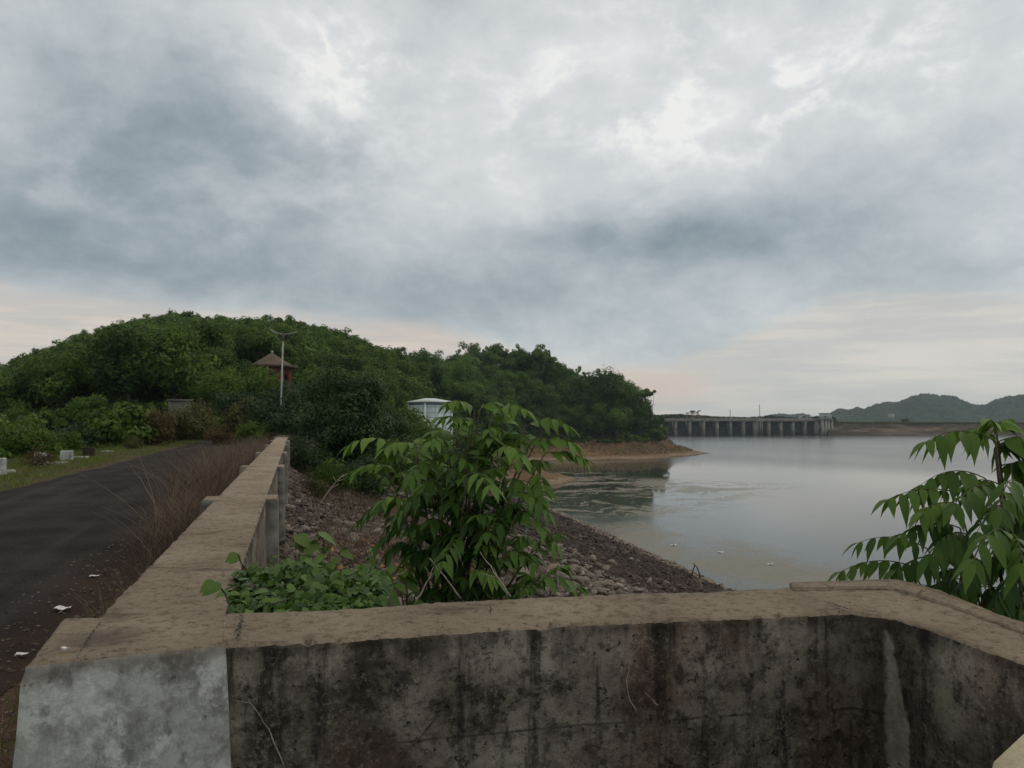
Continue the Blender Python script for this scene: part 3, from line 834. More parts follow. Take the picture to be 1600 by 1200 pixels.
print("hill trees", len(trees), sum(t[8] for t in trees))
left = [t for t in trees if not t[8]]; rightt = [t for t in trees if t[8]]
# visible size decides: individuals for the largest, the rest one stuff object each
def rest_mesh(name, lst, protos, mat, nleaf, size):
    Vs, Qs, As = [], [], []; n = 0
    base = [crown(400 + i, (p[2], p[2] * .95, p[1] * .36), p[1] * 0.73, 13, nleaf, size) for i, p in enumerate(protos)]
    for t in lst:
        V, q, a, _, _ = base[t[7]]
        c, s_ = math.cos(t[1] * 7.7), math.sin(t[1] * 7.7)
        W = np.stack([V[:, 0] * c - V[:, 1] * s_, V[:, 0] * s_ + V[:, 1] * c, V[:, 2]], 1) * t[6] + np.array([t[3], t[4], t[5]])
        Vs.append(W); Qs.append(q + n); As.append(np.clip(a + math.sin(t[1] * 3.3) * 0.2, 0, 1)); n += len(V)
    return mesh_np(name, np.concatenate(Vs), np.concatenate(Qs), mat, False, np.concatenate(As))
NL, NR = 150, 110
def grounded(lst, n): return lst[:n], lst[n:]
li, lr = grounded(left, NL); ri, rr_ = grounded(rightt, NR)
for t in li:
    (cm, tm), h, rx = protos_l[t[7]]
    place_tree("hill_tree", cm, tm, (t[3], t[4], t[5] - 0.2), t[1] * 7.7, t[6], "green tree in the dense forest covering the hill beyond the road", "trees covering the hill")
for t in ri:
    (cm, tm), h, rx = protos_r[t[7]]
    place_tree("headland_tree", cm, tm, (t[3], t[4], t[5] - 0.2), t[1] * 7.7, t[6], "full green tree in the wood on the headland above the brown bank", "trees on the headland")
if lr: link("distant_wood", rest_mesh("distant_wood", lr, protos_l, M['leaf_hill'], 900, 0.62), kind="stuff", label="small far trees filling the forest on the hill")
if rr_: link("headland_wood", rest_mesh("headland_wood", rr_, protos_r, M['leaf_head'], 1100, 0.95), kind="stuff", label="small far trees filling the wood on the headland")
sky_protos = []
for i in range(5):
    sky_protos.append(tree_proto("k", 600 + i, (2.1 + .25 * i, 2.0, 2.2 + .2 * (i % 3)), 7.0, 8 + i, 420 + 90 * i, 0.42, M['leaf_hill'], 0.13, zc=5.0, low=.5, lobe=(.2, .36)))
u = -20.0; k = 0
while u < 1000:
    D = float(np.interp(u, RDU, RDV)) + rs.uniform(-8, 4); vt = np.interp(u, SKU, SKV) - abs(rs.normal(0, 4.5))
    p = rgt * ((u - 800) / F * D) + fwd * D; z = float(ground_z(p[0], p[1])); sz = (EYE + (HOR - vt) / F * D - z) / 7.0
    if .5 < sz < 3:
        cm, tm = sky_protos[k % 5]
        sx = float(np.clip(sz, .7, 1.3)) * rs.uniform(.95, 1.7)
        place_tree("skyline_tree", cm, tm, (p[0], p[1], z), u, (sx, sx, sz), "small tree among those notching the wooded skyline", "small trees along the skyline")
    k += 1; u += rs.uniform(9, 34)
# forest understorey: low shrubs between the trunks
us = []
for _ in range(9000):
    D = math.sqrt(rs.uniform(72 ** 2, 420 ** 2)); u = rs.uniform(-140, 1040)
    p = rgt * ((u - 800) / F * D) + fwd * D
    us.append((u, D, p[0], p[1]))
us = np.array(us); uz = ground_z(us[:, 2], us[:, 3]); uh = hill_z(us[:, 2], us[:, 3]); ud = dam_z(us[:, 2], us[:, 3])
okm = (uh > ud) & (us[:, 1] < np.interp(us[:, 0], RDU, RDV) + 8) & np.where(us[:, 0] > 655, (uz > -9.9) & (us[:, 1] > 240), uz > -13)
okm &= ~((us[:, 0] > 600) & (us[:, 0] < 740) & (us[:, 1] < 150)) & ~((us[:, 2] > -13) & (us[:, 1] < 95) & (us[:, 0] < 470))
us = us[okm]; uz = uz[okm]
base = [crown(500 + i, (1.5, 1.5, 1.0), 0.7, 6, 150, 0.55) for i in range(4)]
Vs, Qs, As = [], [], []; n = 0
for i in range(len(us)):
    V, q, a, _, _ = base[i % 4]
    s = rs.uniform(0.7, 1.5) * (1.5 if us[i, 0] > 655 else 1.0)
    vs = np.interp(us[i, 0], SKU, SKV) + 8
    if 2.0 * s > EYE + (HOR - vs) / F * us[i, 1] - uz[i]: continue
    Vs.append(V * s + np.array([us[i, 2], us[i, 3], uz[i]])); Qs.append(q + n); As.append(np.clip(a + rs.normal(0, 0.12), 0, 1)); n += len(V)
for k in range(1500):
    D = rs.uniform(27, 84); u = rs.uniform(-220, 440); p = rgt * ((u - 800) / F * D) + fwd * D
    if p[0] > -10.6 and D < 62: continue
    if p[0] > -2 - (D - 62) * .1: continue
    z = float(ground_z(p[0], p[1])); top = EYE - (np.interp(u, [0, 150, 260, 420], [690, 680, 650, 640]) + rs.uniform(-14, 10) - HOR) / F * D
    s = (top - z) / 1.9
    if s < .15: continue
    s = min(s, 1.3)
    V, q, a, _, _ = base[k % 4]; W = V * s * np.array([.8, .8, 1]) + np.array([p[0], p[1], z]); Vs.append(W); Qs.append(q + n); As.append(np.clip(a + rs.normal(0, .15), 0, 1)); n += len(V)
link("undergrowth", mesh_np("undergrowth", np.concatenate(Vs), np.concatenate(Qs), M['leaf_hill'], False, np.concatenate(As)), kind="stuff", label="low green undergrowth between the trees")

def gp(u, D):
    p = rgt * ((u - 800) / F * D) + fwd * D
    return np.array([p[0], p[1], float(ground_z(p[0], p[1]))])
def topped(u, D, vtop, h):
    """base point and scale so a plant of height h at column u, depth D reaches row vtop"""
    b = gp(u, D); ht = EYE + (HOR - vtop) / F * D - b[2]
    return b, ht / h

# ---- trees that stand out
def special(name, u, D, vtop, R, h, nl, nleaf, size, mat, label, seed, cat="tree", zc=None, tr=0.2, crown_name="crown", group=None, **kw):
    b, s = topped(u, D, vtop, h)
    cm, tm = tree_proto(name, seed, R, h, nl, nleaf, size, mat, tr, zc=zc, **kw)
    return place_tree(name, cm, tm, b, seed * 1.3, (s, s, s), label, group, cat, crown_name)
special("broadleaf_tree", 535, 30, 552, (3.3, 2.9, 3.4), 7.2, 70, 30000, 0.17, M['leaf_dark'], "large dark glossy broadleaf tree standing behind the far end of the long parapet", 301, zc=3.5, low=1.0, lobe=(0.18, 0.34))
special("broadleaf_tree", 600, 42, 612, (2.5, 2.3, 3.4), 7.6, 44, 18000, 0.2, M['leaf_dark'], "lower dark tree on the slope between the big glossy tree and the pale blue building", 302, zc=3.6, low=1.0, lobe=(0.2, 0.36))
special("spreading_tree", 1017, 384, 610, (6.2, 5.0, 1.3), 14, 9, 1900, 0.55, M['leaf_head'], "flat-topped spreading tree leaning out at the water end of the headland wood", 303, zc=13.0, lobe=(0.12, 0.24))
special("roadside_tree", 232, 84, 545, (4.6, 4.2, 3.4), 9.0, 30, 7000, 0.32, M['leaf_dark'], "round dark tree at the hill foot, in front of the wooded slope above the road", 304, zc=4.4, low=1.0)
special("roadside_tree", 345, 80, 563, (3.8, 3.8, 2.8), 8.0, 26, 6000, 0.3, M['leaf_hill'], "mid green tree at the hill foot just left of the red pavilion", 305, zc=4.0, low=1.0)
special("roadside_tree", 403, 76, 558, (2.0, 1.8, 2.4), 6.5, 14, 2600, 0.26, M['leaf_lime'], "bright young tree rising in front of the red pavilion", 306, zc=3.6, low=1.0)
special("roadside_tree", 140, 76, 608, (3.4, 3.2, 1.7), 4.6, 20, 4500, 0.28, M['leaf_hill'], "low rounded tree at the hill foot above the white guard stones", 307, zc=2.3, low=1.0)
special("roadside_tree", 40, 78, 622, (3.6, 3.2, 1.6), 4.2, 20, 4500, 0.28, M['leaf_hill'], "low bushy tree at the left end of the hill foot", 308, zc=2.1, low=1.0)
special("skyline_tree", 287, 258, 487, (2.2, 2.2, 2.2), 8, 7, 700, 0.42, M['leaf_hill'], "taller dark tree sticking up at the highest point of the hill", 309, zc=6, tr=0.15)
special("skyline_tree", 243, 258, 490, (3.2, 2.2, 1.6), 8, 6, 420, 0.4, M['leaf_hill'], "thin gappy tree on the skyline just left of the hill's highest tree", 310, zc=6.3, tr=0.12)
special("skyline_tree", 128, 262, 514, (2.0, 2.0, 1.8), 7, 6, 460, 0.4, M['leaf_hill'], "small dark tree standing proud on the hill's left skyline", 311, zc=5.4, tr=0.12)
special("skyline_tree", 58, 270, 541, (3.0, 2.6, 2.2), 7, 9, 620, 0.42, M['leaf_hill'], "loose round tree low on the far left skyline", 312, zc=5.0, tr=0.12)
special("skyline_tree", 556, 268, 522, (2.4, 2.0, 1.7), 7, 6, 420, 0.4, M['leaf_hill'], "gappy small tree on the hill's falling right skyline", 313, zc=5.4, tr=0.12)
special("skyline_tree", 665, 330, 543, (4.6, 3.6, 1.8), 9, 7, 560, 0.5, M['leaf_head'], "wide thin tree on the skyline where hill and headland meet", 314, zc=7.2, tr=0.15)
special("skyline_tree", 733, 372, 535, (4.2, 3.4, 1.8), 9, 7, 560, 0.5, M['leaf_head'], "flat thin crown at the left shoulder of the headland wood", 315, zc=7.4, tr=0.15)
special("skyline_tree", 852, 396, 538, (5.4, 4.6, 3.6), 13, 16, 1700, 0.5, M['leaf_head'], "tall see-through tree at the right shoulder of the headland wood", 316, zc=9.5, tr=0.2, lobe=(0.16, 0.26))
def bare_tree(u, D, vtop, label, seed):
    b, s = topped(u, D, vtop, 7.0)
    rs2 = np.random.default_rng(seed)
    e = bpy.data.objects.new("bare_tree", None); COL.objects.link(e); e.location = [float(k) for k in b]; e.scale = (s, s, s)
    tag(e, label, "tree")
    mt = MB(); mt.tube([(0, 0, -1), (0.1, 0, 2), (0.0, 0.1, 4.5)], [0.2, 0.16, 0.1], 6)
    link("trunk", mt.mesh("trunk", M['bark'], True), e)
    mt = MB()
    def br(p, d, L, r, lev):
        q = p + d * L
        mt.tube([p, (p + q) / 2 + rs2.normal(0, 0.05 * L, 3), q], [r, r * .8, r * .5], 4)
        if lev == 0: return
        for k in range(4):
            nd = d + rs2.normal(0, 0.55, 3); nd[2] = abs(nd[2]) * 0.9; nd /= np.linalg.norm(nd)
            br(p + d * L * rs2.uniform(0.5, 1), nd, L * 0.68, r * 0.55, lev - 1)
    for k in range(5):
        d = np.array([rs2.normal(0, 0.6), rs2.normal(0, 0.6), 0.9]); d /= np.linalg.norm(d)
        br(np.array([0, 0, 3.0 + 0.3 * k]), d, 1.6, 0.09, 3)
    link("branches", mt.mesh("branches", M['drytwig'], False), e)
special("roadside_tree", 424, 72, 566, (2.6, 2.2, 2.2), 5.5, 20, 4500, 0.24, M['leaf_hill'], "green tree hiding the lower walls of the red pavilion", 317, zc=2.8, low=1.0)
special("roadside_tree", 372, 70, 590, (2.6, 2.4, 2.2), 5.5, 20, 4500, 0.24, M['leaf_dark'], "dark tree just left of the bright young tree before the pavilion", 318, zc=2.8, low=1.0)
special("slope_tree", 672, 70, 643, (2.6, 2.2, 3.0), 7.0, 24, 7000, 0.24, M['leaf_hill'], "low green tree right before the foot of the pale blue building", 337, zc=3.4, low=1.0)
special("slope_tree", 634, 75, 624, (3.4, 3.4, 3.6), 7.5, 30, 9000, 0.28, M['leaf_hill'], "mid green tree whose top hides the foot of the pale blue building", 319, zc=3.6, low=1.0)
special("roadside_tree", 452, 62, 571, (2.6, 2.0, 2.0), 5.5, 20, 5200, 0.2, M['leaf_dark'], "dark tree just right of the lamp post hiding the red pavilion's foot", 320, zc=2.8, low=1.0)
for (u, D, vt, R_, lab, sd_) in [(945, 388, 576, 7.5, "tall round dark tree near the headland's water end", 331), (973, 386, 582, 6.5, "rounded tree beside the tallest one at the headland's water end", 332), (992, 384, 603, 5.0, "lower tree next to the flat-topped tree on the headland", 333), (1008, 387, 640, 4.2, "small dark tree under the flat-topped tree", 334), (1024, 388, 650, 3.6, "last low tree at the headland's very tip", 335), (890, 392, 572, 6.5, "round tree in the dip of the headland's skyline", 336)]:
    special("headland_tree", u, D, vt, (R_, R_ * .9, 7), 14, 30, 5500, 0.6, M['leaf_head'], lab, sd_, zc=7, low=.9, tr=.3)
bare_tree(105, 262, 526, "bare greyish tree without leaves on the hill's left skyline", 41)
bare_tree(190, 258, 496, "thin leafless treetop showing pale twigs on the upper left skyline", 42)

# ---- roadside bushes
def bush(u, D, vtop, R, h, n, size, mat, label, seed, **kw):
    R = (R[0], R[1], h * .55); n = int(n * 1.5)
    return special("roadside_bush", u, D, vtop, R, h, 20, n, size, mat, label, seed, cat="bush", zc=h * .45, low=1.0, tr=0.05, crown_name="foliage", group="bushes along the far road edge", **kw)
bush(25, 32, 652, (2.4, 1.7, 1.0), 1.9, 3200, 0.15, M['leaf_lime'], "yellow-green bush at the left frame edge behind the guard stones", 321)
bush(64, 31, 672, (1.0, 0.9, 0.6), 1.2, 900, 0.13, M['leaf_lime'], "small yellow-green bush beside the larger one, above the chipped guard stone", 322)
bush(108, 36, 668, (1.5, 1.2, 0.9), 1.8, 1800, 0.16, M['leaf_hill'], "dark green bush directly behind the clean white guard stone", 323)
bush(182, 44, 634, (2.2, 1.6, 1.1), 2.2, 1500, 0.34, M['leaf_lime'], "bush with big pale rounded leaves on top, left of the rusty bush", 324, shell=0.85)
bush(175, 47, 668, (2.6, 1.6, 1.2), 2.1, 2500, 0.2, M['leaf_hill'], "dark shaded bush under the big pale leaves", 325)
bush(246, 46, 634, (1.5, 1.3, 1.3), 2.4, 2600, 0.14, M['leaf_rust'], "rusty yellow-brown bush at the road's far edge", 326)
bush(272, 50, 633, (1.6, 1.2, 1.3), 2.4, 2600, 0.14, M['leaf_olive'], "olive bush against the grey concrete hut", 335)
bush(300, 56, 630, (3.0, 1.6, 1.3), 2.6, 3200, 0.17, M['leaf_olive'], "olive green bush filling the far end of the road", 327)
bush(335, 60, 640, (2.4, 1.6, 1.2), 2.4, 2800, 0.17, M['leaf_hill'], "green bush at the road end, right of the olive bush", 328)
bush(380, 50, 622, (1.5, 1.2, 1.2), 2.4, 2400, 0.15, M['leaf_olive'], "feathery olive bush below the street lamp", 329)
bush(398, 36, 654, (0.9, 0.8, 0.8), 1.5, 1800, 0.11, M['leaf_lime'], "light green bush against the road side of the long parapet", 330)
bush(345, 46, 662, (1.5, 1.0, 0.7), 1.5, 1800, 0.12, M['leaf_rust'], "dry brown low bush at the road end before the olive bushes", 331)
bush(210, 40, 684, (1.8, 1.0, 0.6), 1.2, 1500, 0.12, M['leaf_olive'], "low weedy bush over the broken kerb below the pale leaves", 332)
bush(60, 25, 698, (0.9, 0.6, 0.5), 0.95, 1400, 0.06, M['leaf_rust'], "dry brown twiggy bush hiding the chipped guard stone", 333)
bush(120, 42, 660, (2.2, 1.4, 1.0), 2.0, 2200, 0.17, M['leaf_dark'], "dark bush in the gap left of the bush with big pale leaves", 336)
bush(8, 40, 640, (2.0, 1.4, 1.2), 2.2, 2000, 0.18, M['leaf_hill'], "green bush at the left frame edge behind the yellow-green one", 334)
# shrubs covering the slope right of the parapet
def slope_shrub(u, D, vtop, R, h, n, size, mat, label, seed):
    b, s = topped(u, D, vtop, h)
    cm, tm = tree_proto("s", seed, (R[0] * 1.15, R[1] * 1.1, h * .55), h, 22, int(n * 1.6), size, mat, 0.05, zc=h * 0.42, low=1.0)
    return place_tree("slope_shrub", cm, tm, b, seed, max(s, 0.3), label, "shrubs on the reservoir slope", "shrub", "foliage")
slope_shrub(478, 27, 660, (1.7, 1.5, 1.1), 2.4, 3600, 0.11, M['leaf_dark'], "dark shrub hard against the outer side of the long parapet's far end", 341)
slope_shrub(520, 22, 712, (1.2, 1.0, 0.8), 1.8, 3000, 0.1, M['leaf_hill'], "green shrub at the foot of the big glossy tree", 342)
slope_shrub(565, 26, 700, (1.5, 1.1, 1.0), 2.2, 3200, 0.12, M['leaf_dark'], "dark shrub under the big glossy tree's right side", 343)
slope_shrub(500, 19, 742, (0.7, 0.6, 0.4), 1.0, 1500, 0.07, M['leaf_olive'], "low dull olive shrub where the riprap begins", 344)
slope_shrub(600, 34, 680, (2.0, 1.5, 1.2), 2.6, 3200, 0.15, M['leaf_hill'], "mid green shrub on the slope left of the leafy sapling", 345)
slope_shrub(650, 50, 672, (3.0, 2.0, 1.5), 3.0, 3200, 0.2, M['leaf_hill'], "green thicket on the slope below the pale blue building", 346)
slope_shrub(445, 38, 590, (2.0, 1.7, 1.5), 3.2, 5000, 0.16, M['leaf_dark'], "dark shrub behind the end of the long parapet below the lamp post", 347)
slope_shrub(720, 80, 672, (5.0, 3.0, 2.2), 4.4, 3600, 0.3, M['leaf_dark'], "dark thicket on the slope behind the leafy sapling's left side", 348)

# headland waterside bushes
for k, (u, D, vt) in enumerate([(880, 372, 668), (925, 374, 662), (1003, 384, 655), (1020, 386, 660), (960, 376, 672)]):
    b, s = topped(u, D, vt, 6.0)
    cm, tm = tree_proto("s", 360 + k, (4.2, 3.5, 2.6), 6.0, 10, 1300, 0.5, M['leaf_lime'] if k == 2 else M['leaf_head'], 0.1, zc=3.2)
    place_tree("headland_bush", cm, tm, b, k, s, ["bush at the wood's edge above the left of the brown bank", "bush at the wood's edge above the middle of the bank", "pale green bush low at the headland's water end", "dark green bush ending the wood at the headland's tip", "low bush left of the pale green bush on the headland"][k], "bushes edging the headland wood", "bush", "foliage")

# ------------------------------------------------------------------ compound-leaf saplings
LT = np.array([0, .12, .3, .52, .75, .9, 1.0]); LW = np.array([.015, .13, .21, .20, .11, .035, 0.0])
def leaflets(base, d, nrm, L, droop, mb, tint, LWs=LW, curl=0.25):
    """vectorised leaflets: base, direction, normal, length"""
    n = len(base)
    side = np.cross(nrm, d); side /= np.linalg.norm(side, axis=1)[:, None] + 1e-9
    nrm = np.cross(d, side)
    t = LT[None, :, None]; w = LWs[None, :, None]
    c = base[:, None] + d[:, None] * (t * L[:, None, None])
    c = c - np.array([0, 0, 1.0]) * (droop[:, None, None] * t ** 2 * L[:, None, None])
    e = nrm[:, None] * (w * curl * L[:, None, None])
    lft = c + side[:, None] * w * L[:, None, None] + e; rt = c - side[:, None] * w * L[:, None, None] + e
    V = np.stack([lft, c, rt], 2).reshape(-1, 3)
    m = len(LT); idx = np.arange(n * m * 3).reshape(n, m, 3)
    q = np.concatenate([np.stack([idx[:, :-1, k], idx[:, :-1, k + 1], idx[:, 1:, k + 1], idx[:, 1:, k]], -1).reshape(-1, 4) for k in (0, 1)])
    mb.add(V, q, a=np.repeat(tint, m * 3))
def compound_leaf(mb, sm, p0, az_, el, Lr, pairs, ll, rs_, tint, hang=0.0):
    h = np.array([math.cos(az_), math.sin(az_), 0])
    n = 9; t = np.linspace(0, 1, n)
    ang = el - t * rs_.uniform(0.8, 1.35)
    step = Lr / (n - 1)
    pts = np.concatenate([[p0], p0 + np.cumsum(np.stack([np.cos(ang[:-1])[:, None] * h * step + np.array([0, 0, 1.0]) * (np.sin(ang[:-1]) * step)[:, None]], 0)[0], 0)])
    sm.tube(pts, np.linspace(0.0028, 0.001, n), 4, cap=False)
    sd = np.cross(np.array([0, 0, 1.0]), h)
    B, Dv, Nn, LL, Dr, Tt = [], [], [], [], [], []
    for k in range(pairs):
        tt_ = 0.22 + 0.74 * k / max(pairs - 1, 1)
        b = np.array([np.interp(tt_, t, pts[:, j]) for j in range(3)]); a = np.interp(tt_, t, ang)
        tg = h * math.cos(a) + np.array([0, 0, math.sin(a)]); nm = -h * math.sin(a) + np.array([0, 0, math.cos(a)])
        for s_ in (-1, 1):
            dn = rs_.uniform(-0.25, 0.7) if hang == 0 else rs_.uniform(.45, 1.25)
            d = sd * s_ * 0.75 + tg * 0.55 - np.array([0, 0, dn]) + rs_.normal(0, 0.1, 3); d /= np.linalg.norm(d)
            B.append(b); Dv.append(d); Nn.append(nm + rs_.normal(0, 0.15, 3) + sd * s_ * 0.35); LL.append(ll * (0.75 + 0.45 * math.sin(PI * min(1, 0.25 + 0.6 * tt_))) * rs_.uniform(.65, 1.2)); Dr.append(rs_.uniform(0.25, 0.6) + hang * .35); Tt.append(np.clip(tint + rs_.normal(0, 0.1) + (.5 if rs_.random() < .03 else 0), 0, 1))
    tg = h * math.cos(ang[-1]) + np.array([0, 0, math.sin(ang[-1])])
    B.append(pts[-1]); Dv.append(tg); Nn.append(-h * math.sin(ang[-1]) + np.array([0, 0, math.cos(ang[-1])])); LL.append(ll * 1.05); Dr.append(0.3); Tt.append(tint)
    leaflets(np.array(B), np.array(Dv), np.array(Nn), np.array(LL), np.array(Dr), mb, np.array(Tt))
def rachis_leaf(mb, sm, a, b, arch, pairs, ll, rs_, tint, hang=.7):
    n = 10; t = np.linspace(0, 1, n)[:, None]; L = np.linalg.norm(b - a)
    m = (a + b) / 2 + np.array([0, 0, arch * L * 2])
    pts = (1 - t) ** 2 * a + 2 * t * (1 - t) * m + t ** 2 * b
    sm.tube(pts, np.linspace(0.0028, 0.001, n), 4, cap=False)
    tg = np.gradient(pts, axis=0); tg /= np.linalg.norm(tg, axis=1)[:, None]
    B, Dv, Nn, LL, Dr, Tt = [], [], [], [], [], []
    for k in range(pairs):
        q = 0.18 + 0.78 * k / max(pairs - 1, 1); i = q * (n - 1); b_ = np.array([np.interp(i, range(n), pts[:, j]) for j in range(3)]); g = tg[int(i)]
        sd = np.cross(np.array([0, 0, 1.0]), g); sd /= np.linalg.norm(sd) + 1e-9; nm = np.cross(g, sd)
        for s_ in (-1, 1):
            d = sd * s_ * rs_.uniform(.45, .9) + g * rs_.uniform(.25, .7) - np.array([0, 0, hang * rs_.uniform(.5, 1.4)]); d /= np.linalg.norm(d)
            B.append(b_); Dv.append(d); Nn.append(nm + sd * s_ * .4 + rs_.normal(0, .15, 3)); LL.append(ll * (.75 + .4 * math.sin(PI * min(1, .2 + .65 * q))) * rs_.uniform(.75, 1.15)); Dr.append(rs_.uniform(.3, .7)); Tt.append(np.clip(tint + rs_.normal(0, .09), 0, 1))
    B.append(pts[-1]); Dv.append(tg[-1]); Nn.append(np.cross(tg[-1], sd)); LL.append(ll); Dr.append(.4); Tt.append(tint)
    leaflets(np.array(B), np.array(Dv), np.array(Nn), np.array(LL), np.array(Dr), mb, np.array(Tt))
def sapling(name, base, tips, label, seed, ll=0.12, Lr=0.34, nleaf=6, cat="sapling", lo=0.25, hang=0.0, sprays=(), pr=6, sh=.7):
    rs_ = np.random.default_rng(seed)
    e = bpy.data.objects.new(name, None); COL.objects.link(e); e.location = [float(k) for k in base]
    tag(e, label, cat)
    mb, sm = MB(), MB()
    for ti, tp in enumerate(tips):
        tip = PD(tp[0], tp[1], tp[2]) - base
        young = tp[3] if len(tp) > 3 else 0.0
        k = tp[4] if len(tp) > 4 else 1.0
        mid = tip * np.array([0.06, 0.06, 0.58]) + rs_.normal(0, 0.02, 3)
        t = np.linspace(0, 1, 8)[:, None]
        st = (1 - t) ** 2 * np.zeros(3) + 2 * t * (1 - t) * mid + t ** 2 * tip
        sm.tube(st, np.linspace(0.013, 0.004, 8), 6)
        az0 = rs_.uniform(0, 2 * PI)
        for j in range(nleaf):
            tt_ = 1 - 0.35 * (j / nleaf) ** 1.3 * rs_.uniform(.6, 1.2)
            p0 = np.array([np.interp(tt_, t[:, 0], st[:, c]) for c in range(3)])
            az_ = az0 + j * 2.4 + rs_.normal(0, 0.2)
            fr_ = 1 - j / nleaf
            el = rs_.uniform(0.2, 0.75) + 0.35 * fr_
            tint = np.clip(lo - .12 + 0.34 * fr_ ** 1.5 + young + rs_.normal(0, 0.07), 0, 1)  # young tips lighter; inner leaves darkened, interior shade put into the tint
            compound_leaf(mb, sm, p0, az_, el, Lr * k * rs_.uniform(.8, 1.15) * (0.75 + 0.25 * (1 - fr_)), int(rs_.integers(4, 7)) + int(2 * hang), ll * k * rs_.uniform(.85, 1.1), rs_, tint, hang)
    for (u0, v0, u1, v1, D0, dD, tn) in sprays:
        a = PD(u0, v0, D0) - base; b = PD(u1, v1, D0 + dD) - base
        rachis_leaf(mb, sm, a, b, 0.13 + rs_.uniform(-.05, .05), pr + int(rs_.integers(-1, 2)), ll * rs_.uniform(.9, 1.15), rs_, tn, sh)
        t = np.linspace(0, 1, 7)[:, None]; md = a * np.array([.3, .3, .7]); sm.tube((1 - t) ** 2 * np.zeros(3) + 2 * t * (1 - t) * md + t ** 2 * a, np.linspace(.009, .003, 7), 5)
    link("stems", sm.mesh("stems", M['greystem'], True), e)
    link("foliage", mb.mesh("foliage", M['leaf_sap'], True, True), e)
    return e
tipsA = [(785, 668, 4.05, .1), (715, 672, 4.1, .05), (830, 690, 4.05, .05), (650, 722, 4.15, .05), (745, 725, 3.9), (690, 745, 4.05), (790, 748, 3.95, .05), (735, 780, 4.1), (640, 785, 4.1, -.05),
         (700, 825, 4.0, -.05), (775, 815, 3.9, -.05), (790, 862, 3.9, -.03), (610, 745, 4.3, .02, .8), (725, 875, 4.0, -.1, .9), (660, 872, 4.1, -.05, .8), (850, 905, 3.7, .0, .8), (840, 850, 3.95, .02, .8)]
sprA = [(742, 642, 704, 628, 4.0, -.1, .5), (750, 640, 780, 632, 4.0, .1, .45), (770, 645, 820, 640, 3.95, -.1, .55), (820, 668, 885, 664, 4.0, -.05, .5), (838, 690, 893, 692, 3.95, -.05, .62), (852, 708, 912, 716, 3.9, 0, .6),
        (612, 692, 545, 696, 4.25, -.05, .72), (604, 728, 560, 732, 4.25, 0, .62), (650, 696, 603, 700, 4.15, -.1, .6), (700, 700, 672, 690, 3.95, -.2, .5), (735, 662, 690, 652, 4.0, -.15, .48), (775, 706, 815, 712, 3.75, -.15, .62),
        (730, 742, 768, 760, 3.7, -.25, .55), (690, 770, 625, 800, 3.9, -.1, .2), (620, 778, 562, 812, 4.1, 0, .2), (640, 820, 590, 850, 4.1, 0, .22), (800, 770, 855, 800, 3.85, -.1, .35), (810, 800, 868, 850, 3.8, -.1, .5),
        (790, 860, 850, 900, 3.7, -.1, .3), (840, 905, 905, 915, 3.6, 0, .3), (720, 840, 690, 880, 3.8, -.2, .3), (730, 895, 775, 905, 3.65, -.1, .45), (680, 720, 640, 745, 3.9, -.2, .3), (840, 740, 850, 780, 3.9, -.1, .55)]
sapling("leafy_sapling", gp(700, 4.25), tipsA, "leafy green sapling with drooping compound leaves, growing behind the middle of the bay wall", 51, 0.083, 0.23, 9, lo=0.2, sprays=sprA, pr=5, sh=.2)
tipsB = [(1555, 705, 3.3, .0, .8), (1585, 760, 3.3, -.05), (1575, 815, 3.25, -.05), (1535, 850, 3.2, -.05, .9), (1590, 880, 3.15, -.05), (1620, 830, 3.2), (1640, 740, 3.3), (1470, 880, 3.25, -.05, .7), (1650, 920, 3.1, -.05), (1545, 915, 3.15, -.08, .8)]
sprB = [(1556, 690, 1447, 690, 3.25, -.05, .42), (1560, 690, 1512, 672, 3.3, .25, .4), (1560, 690, 1612, 684, 3.3, -.05, .5), (1556, 672, 1544, 655, 3.3, -.06, .85), (1557, 672, 1572, 656, 3.3, .04, .85), (1540, 748, 1436, 760, 3.2, 0, .3),
        (1545, 758, 1490, 790, 3.15, -.15, .25), (1495, 770, 1388, 780, 3.2, -.05, .45), (1500, 790, 1440, 800, 3.15, -.1, .55), (1500, 825, 1407, 835, 3.15, -.05, .28), (1510, 835, 1450, 870, 3.1, -.1, .2), (1450, 858, 1342, 848, 3.3, .05, .3),
        (1425, 885, 1314, 893, 3.35, 0, .35), (1470, 870, 1400, 890, 3.25, -.05, .2), (1575, 835, 1520, 880, 2.9, -.2, .4), (1580, 835, 1600, 885, 2.9, -.2, .38), (1570, 770, 1620, 800, 3.15, -.1, .35), (1575, 790, 1525, 835, 3.1, -.15, .2),
        (1540, 890, 1490, 930, 3.1, -.1, .15), (1585, 900, 1550, 955, 3.0, -.1, .12), (1600, 930, 1590, 985, 2.95, -.1, .15), (1500, 905, 1450, 925, 3.15, 0, .15), (1580, 725, 1640, 730, 3.25, 0, .35), (1600, 850, 1660, 880, 3.0, -.1, .2), (1600, 690, 1650, 700, 3.3, 0, .4), (1585, 750, 1560, 800, 3.1, -.2, .28)]
b2 = gp(1600, 3.5)
sapling("leafy_sapling", b2, tipsB, "leafy green sapling with arching compound leaves at the right frame edge, above the lake", 52, 0.086, 0.26, 4, lo=0.14, hang=0.35, sprays=sprB, pr=6, sh=.6)

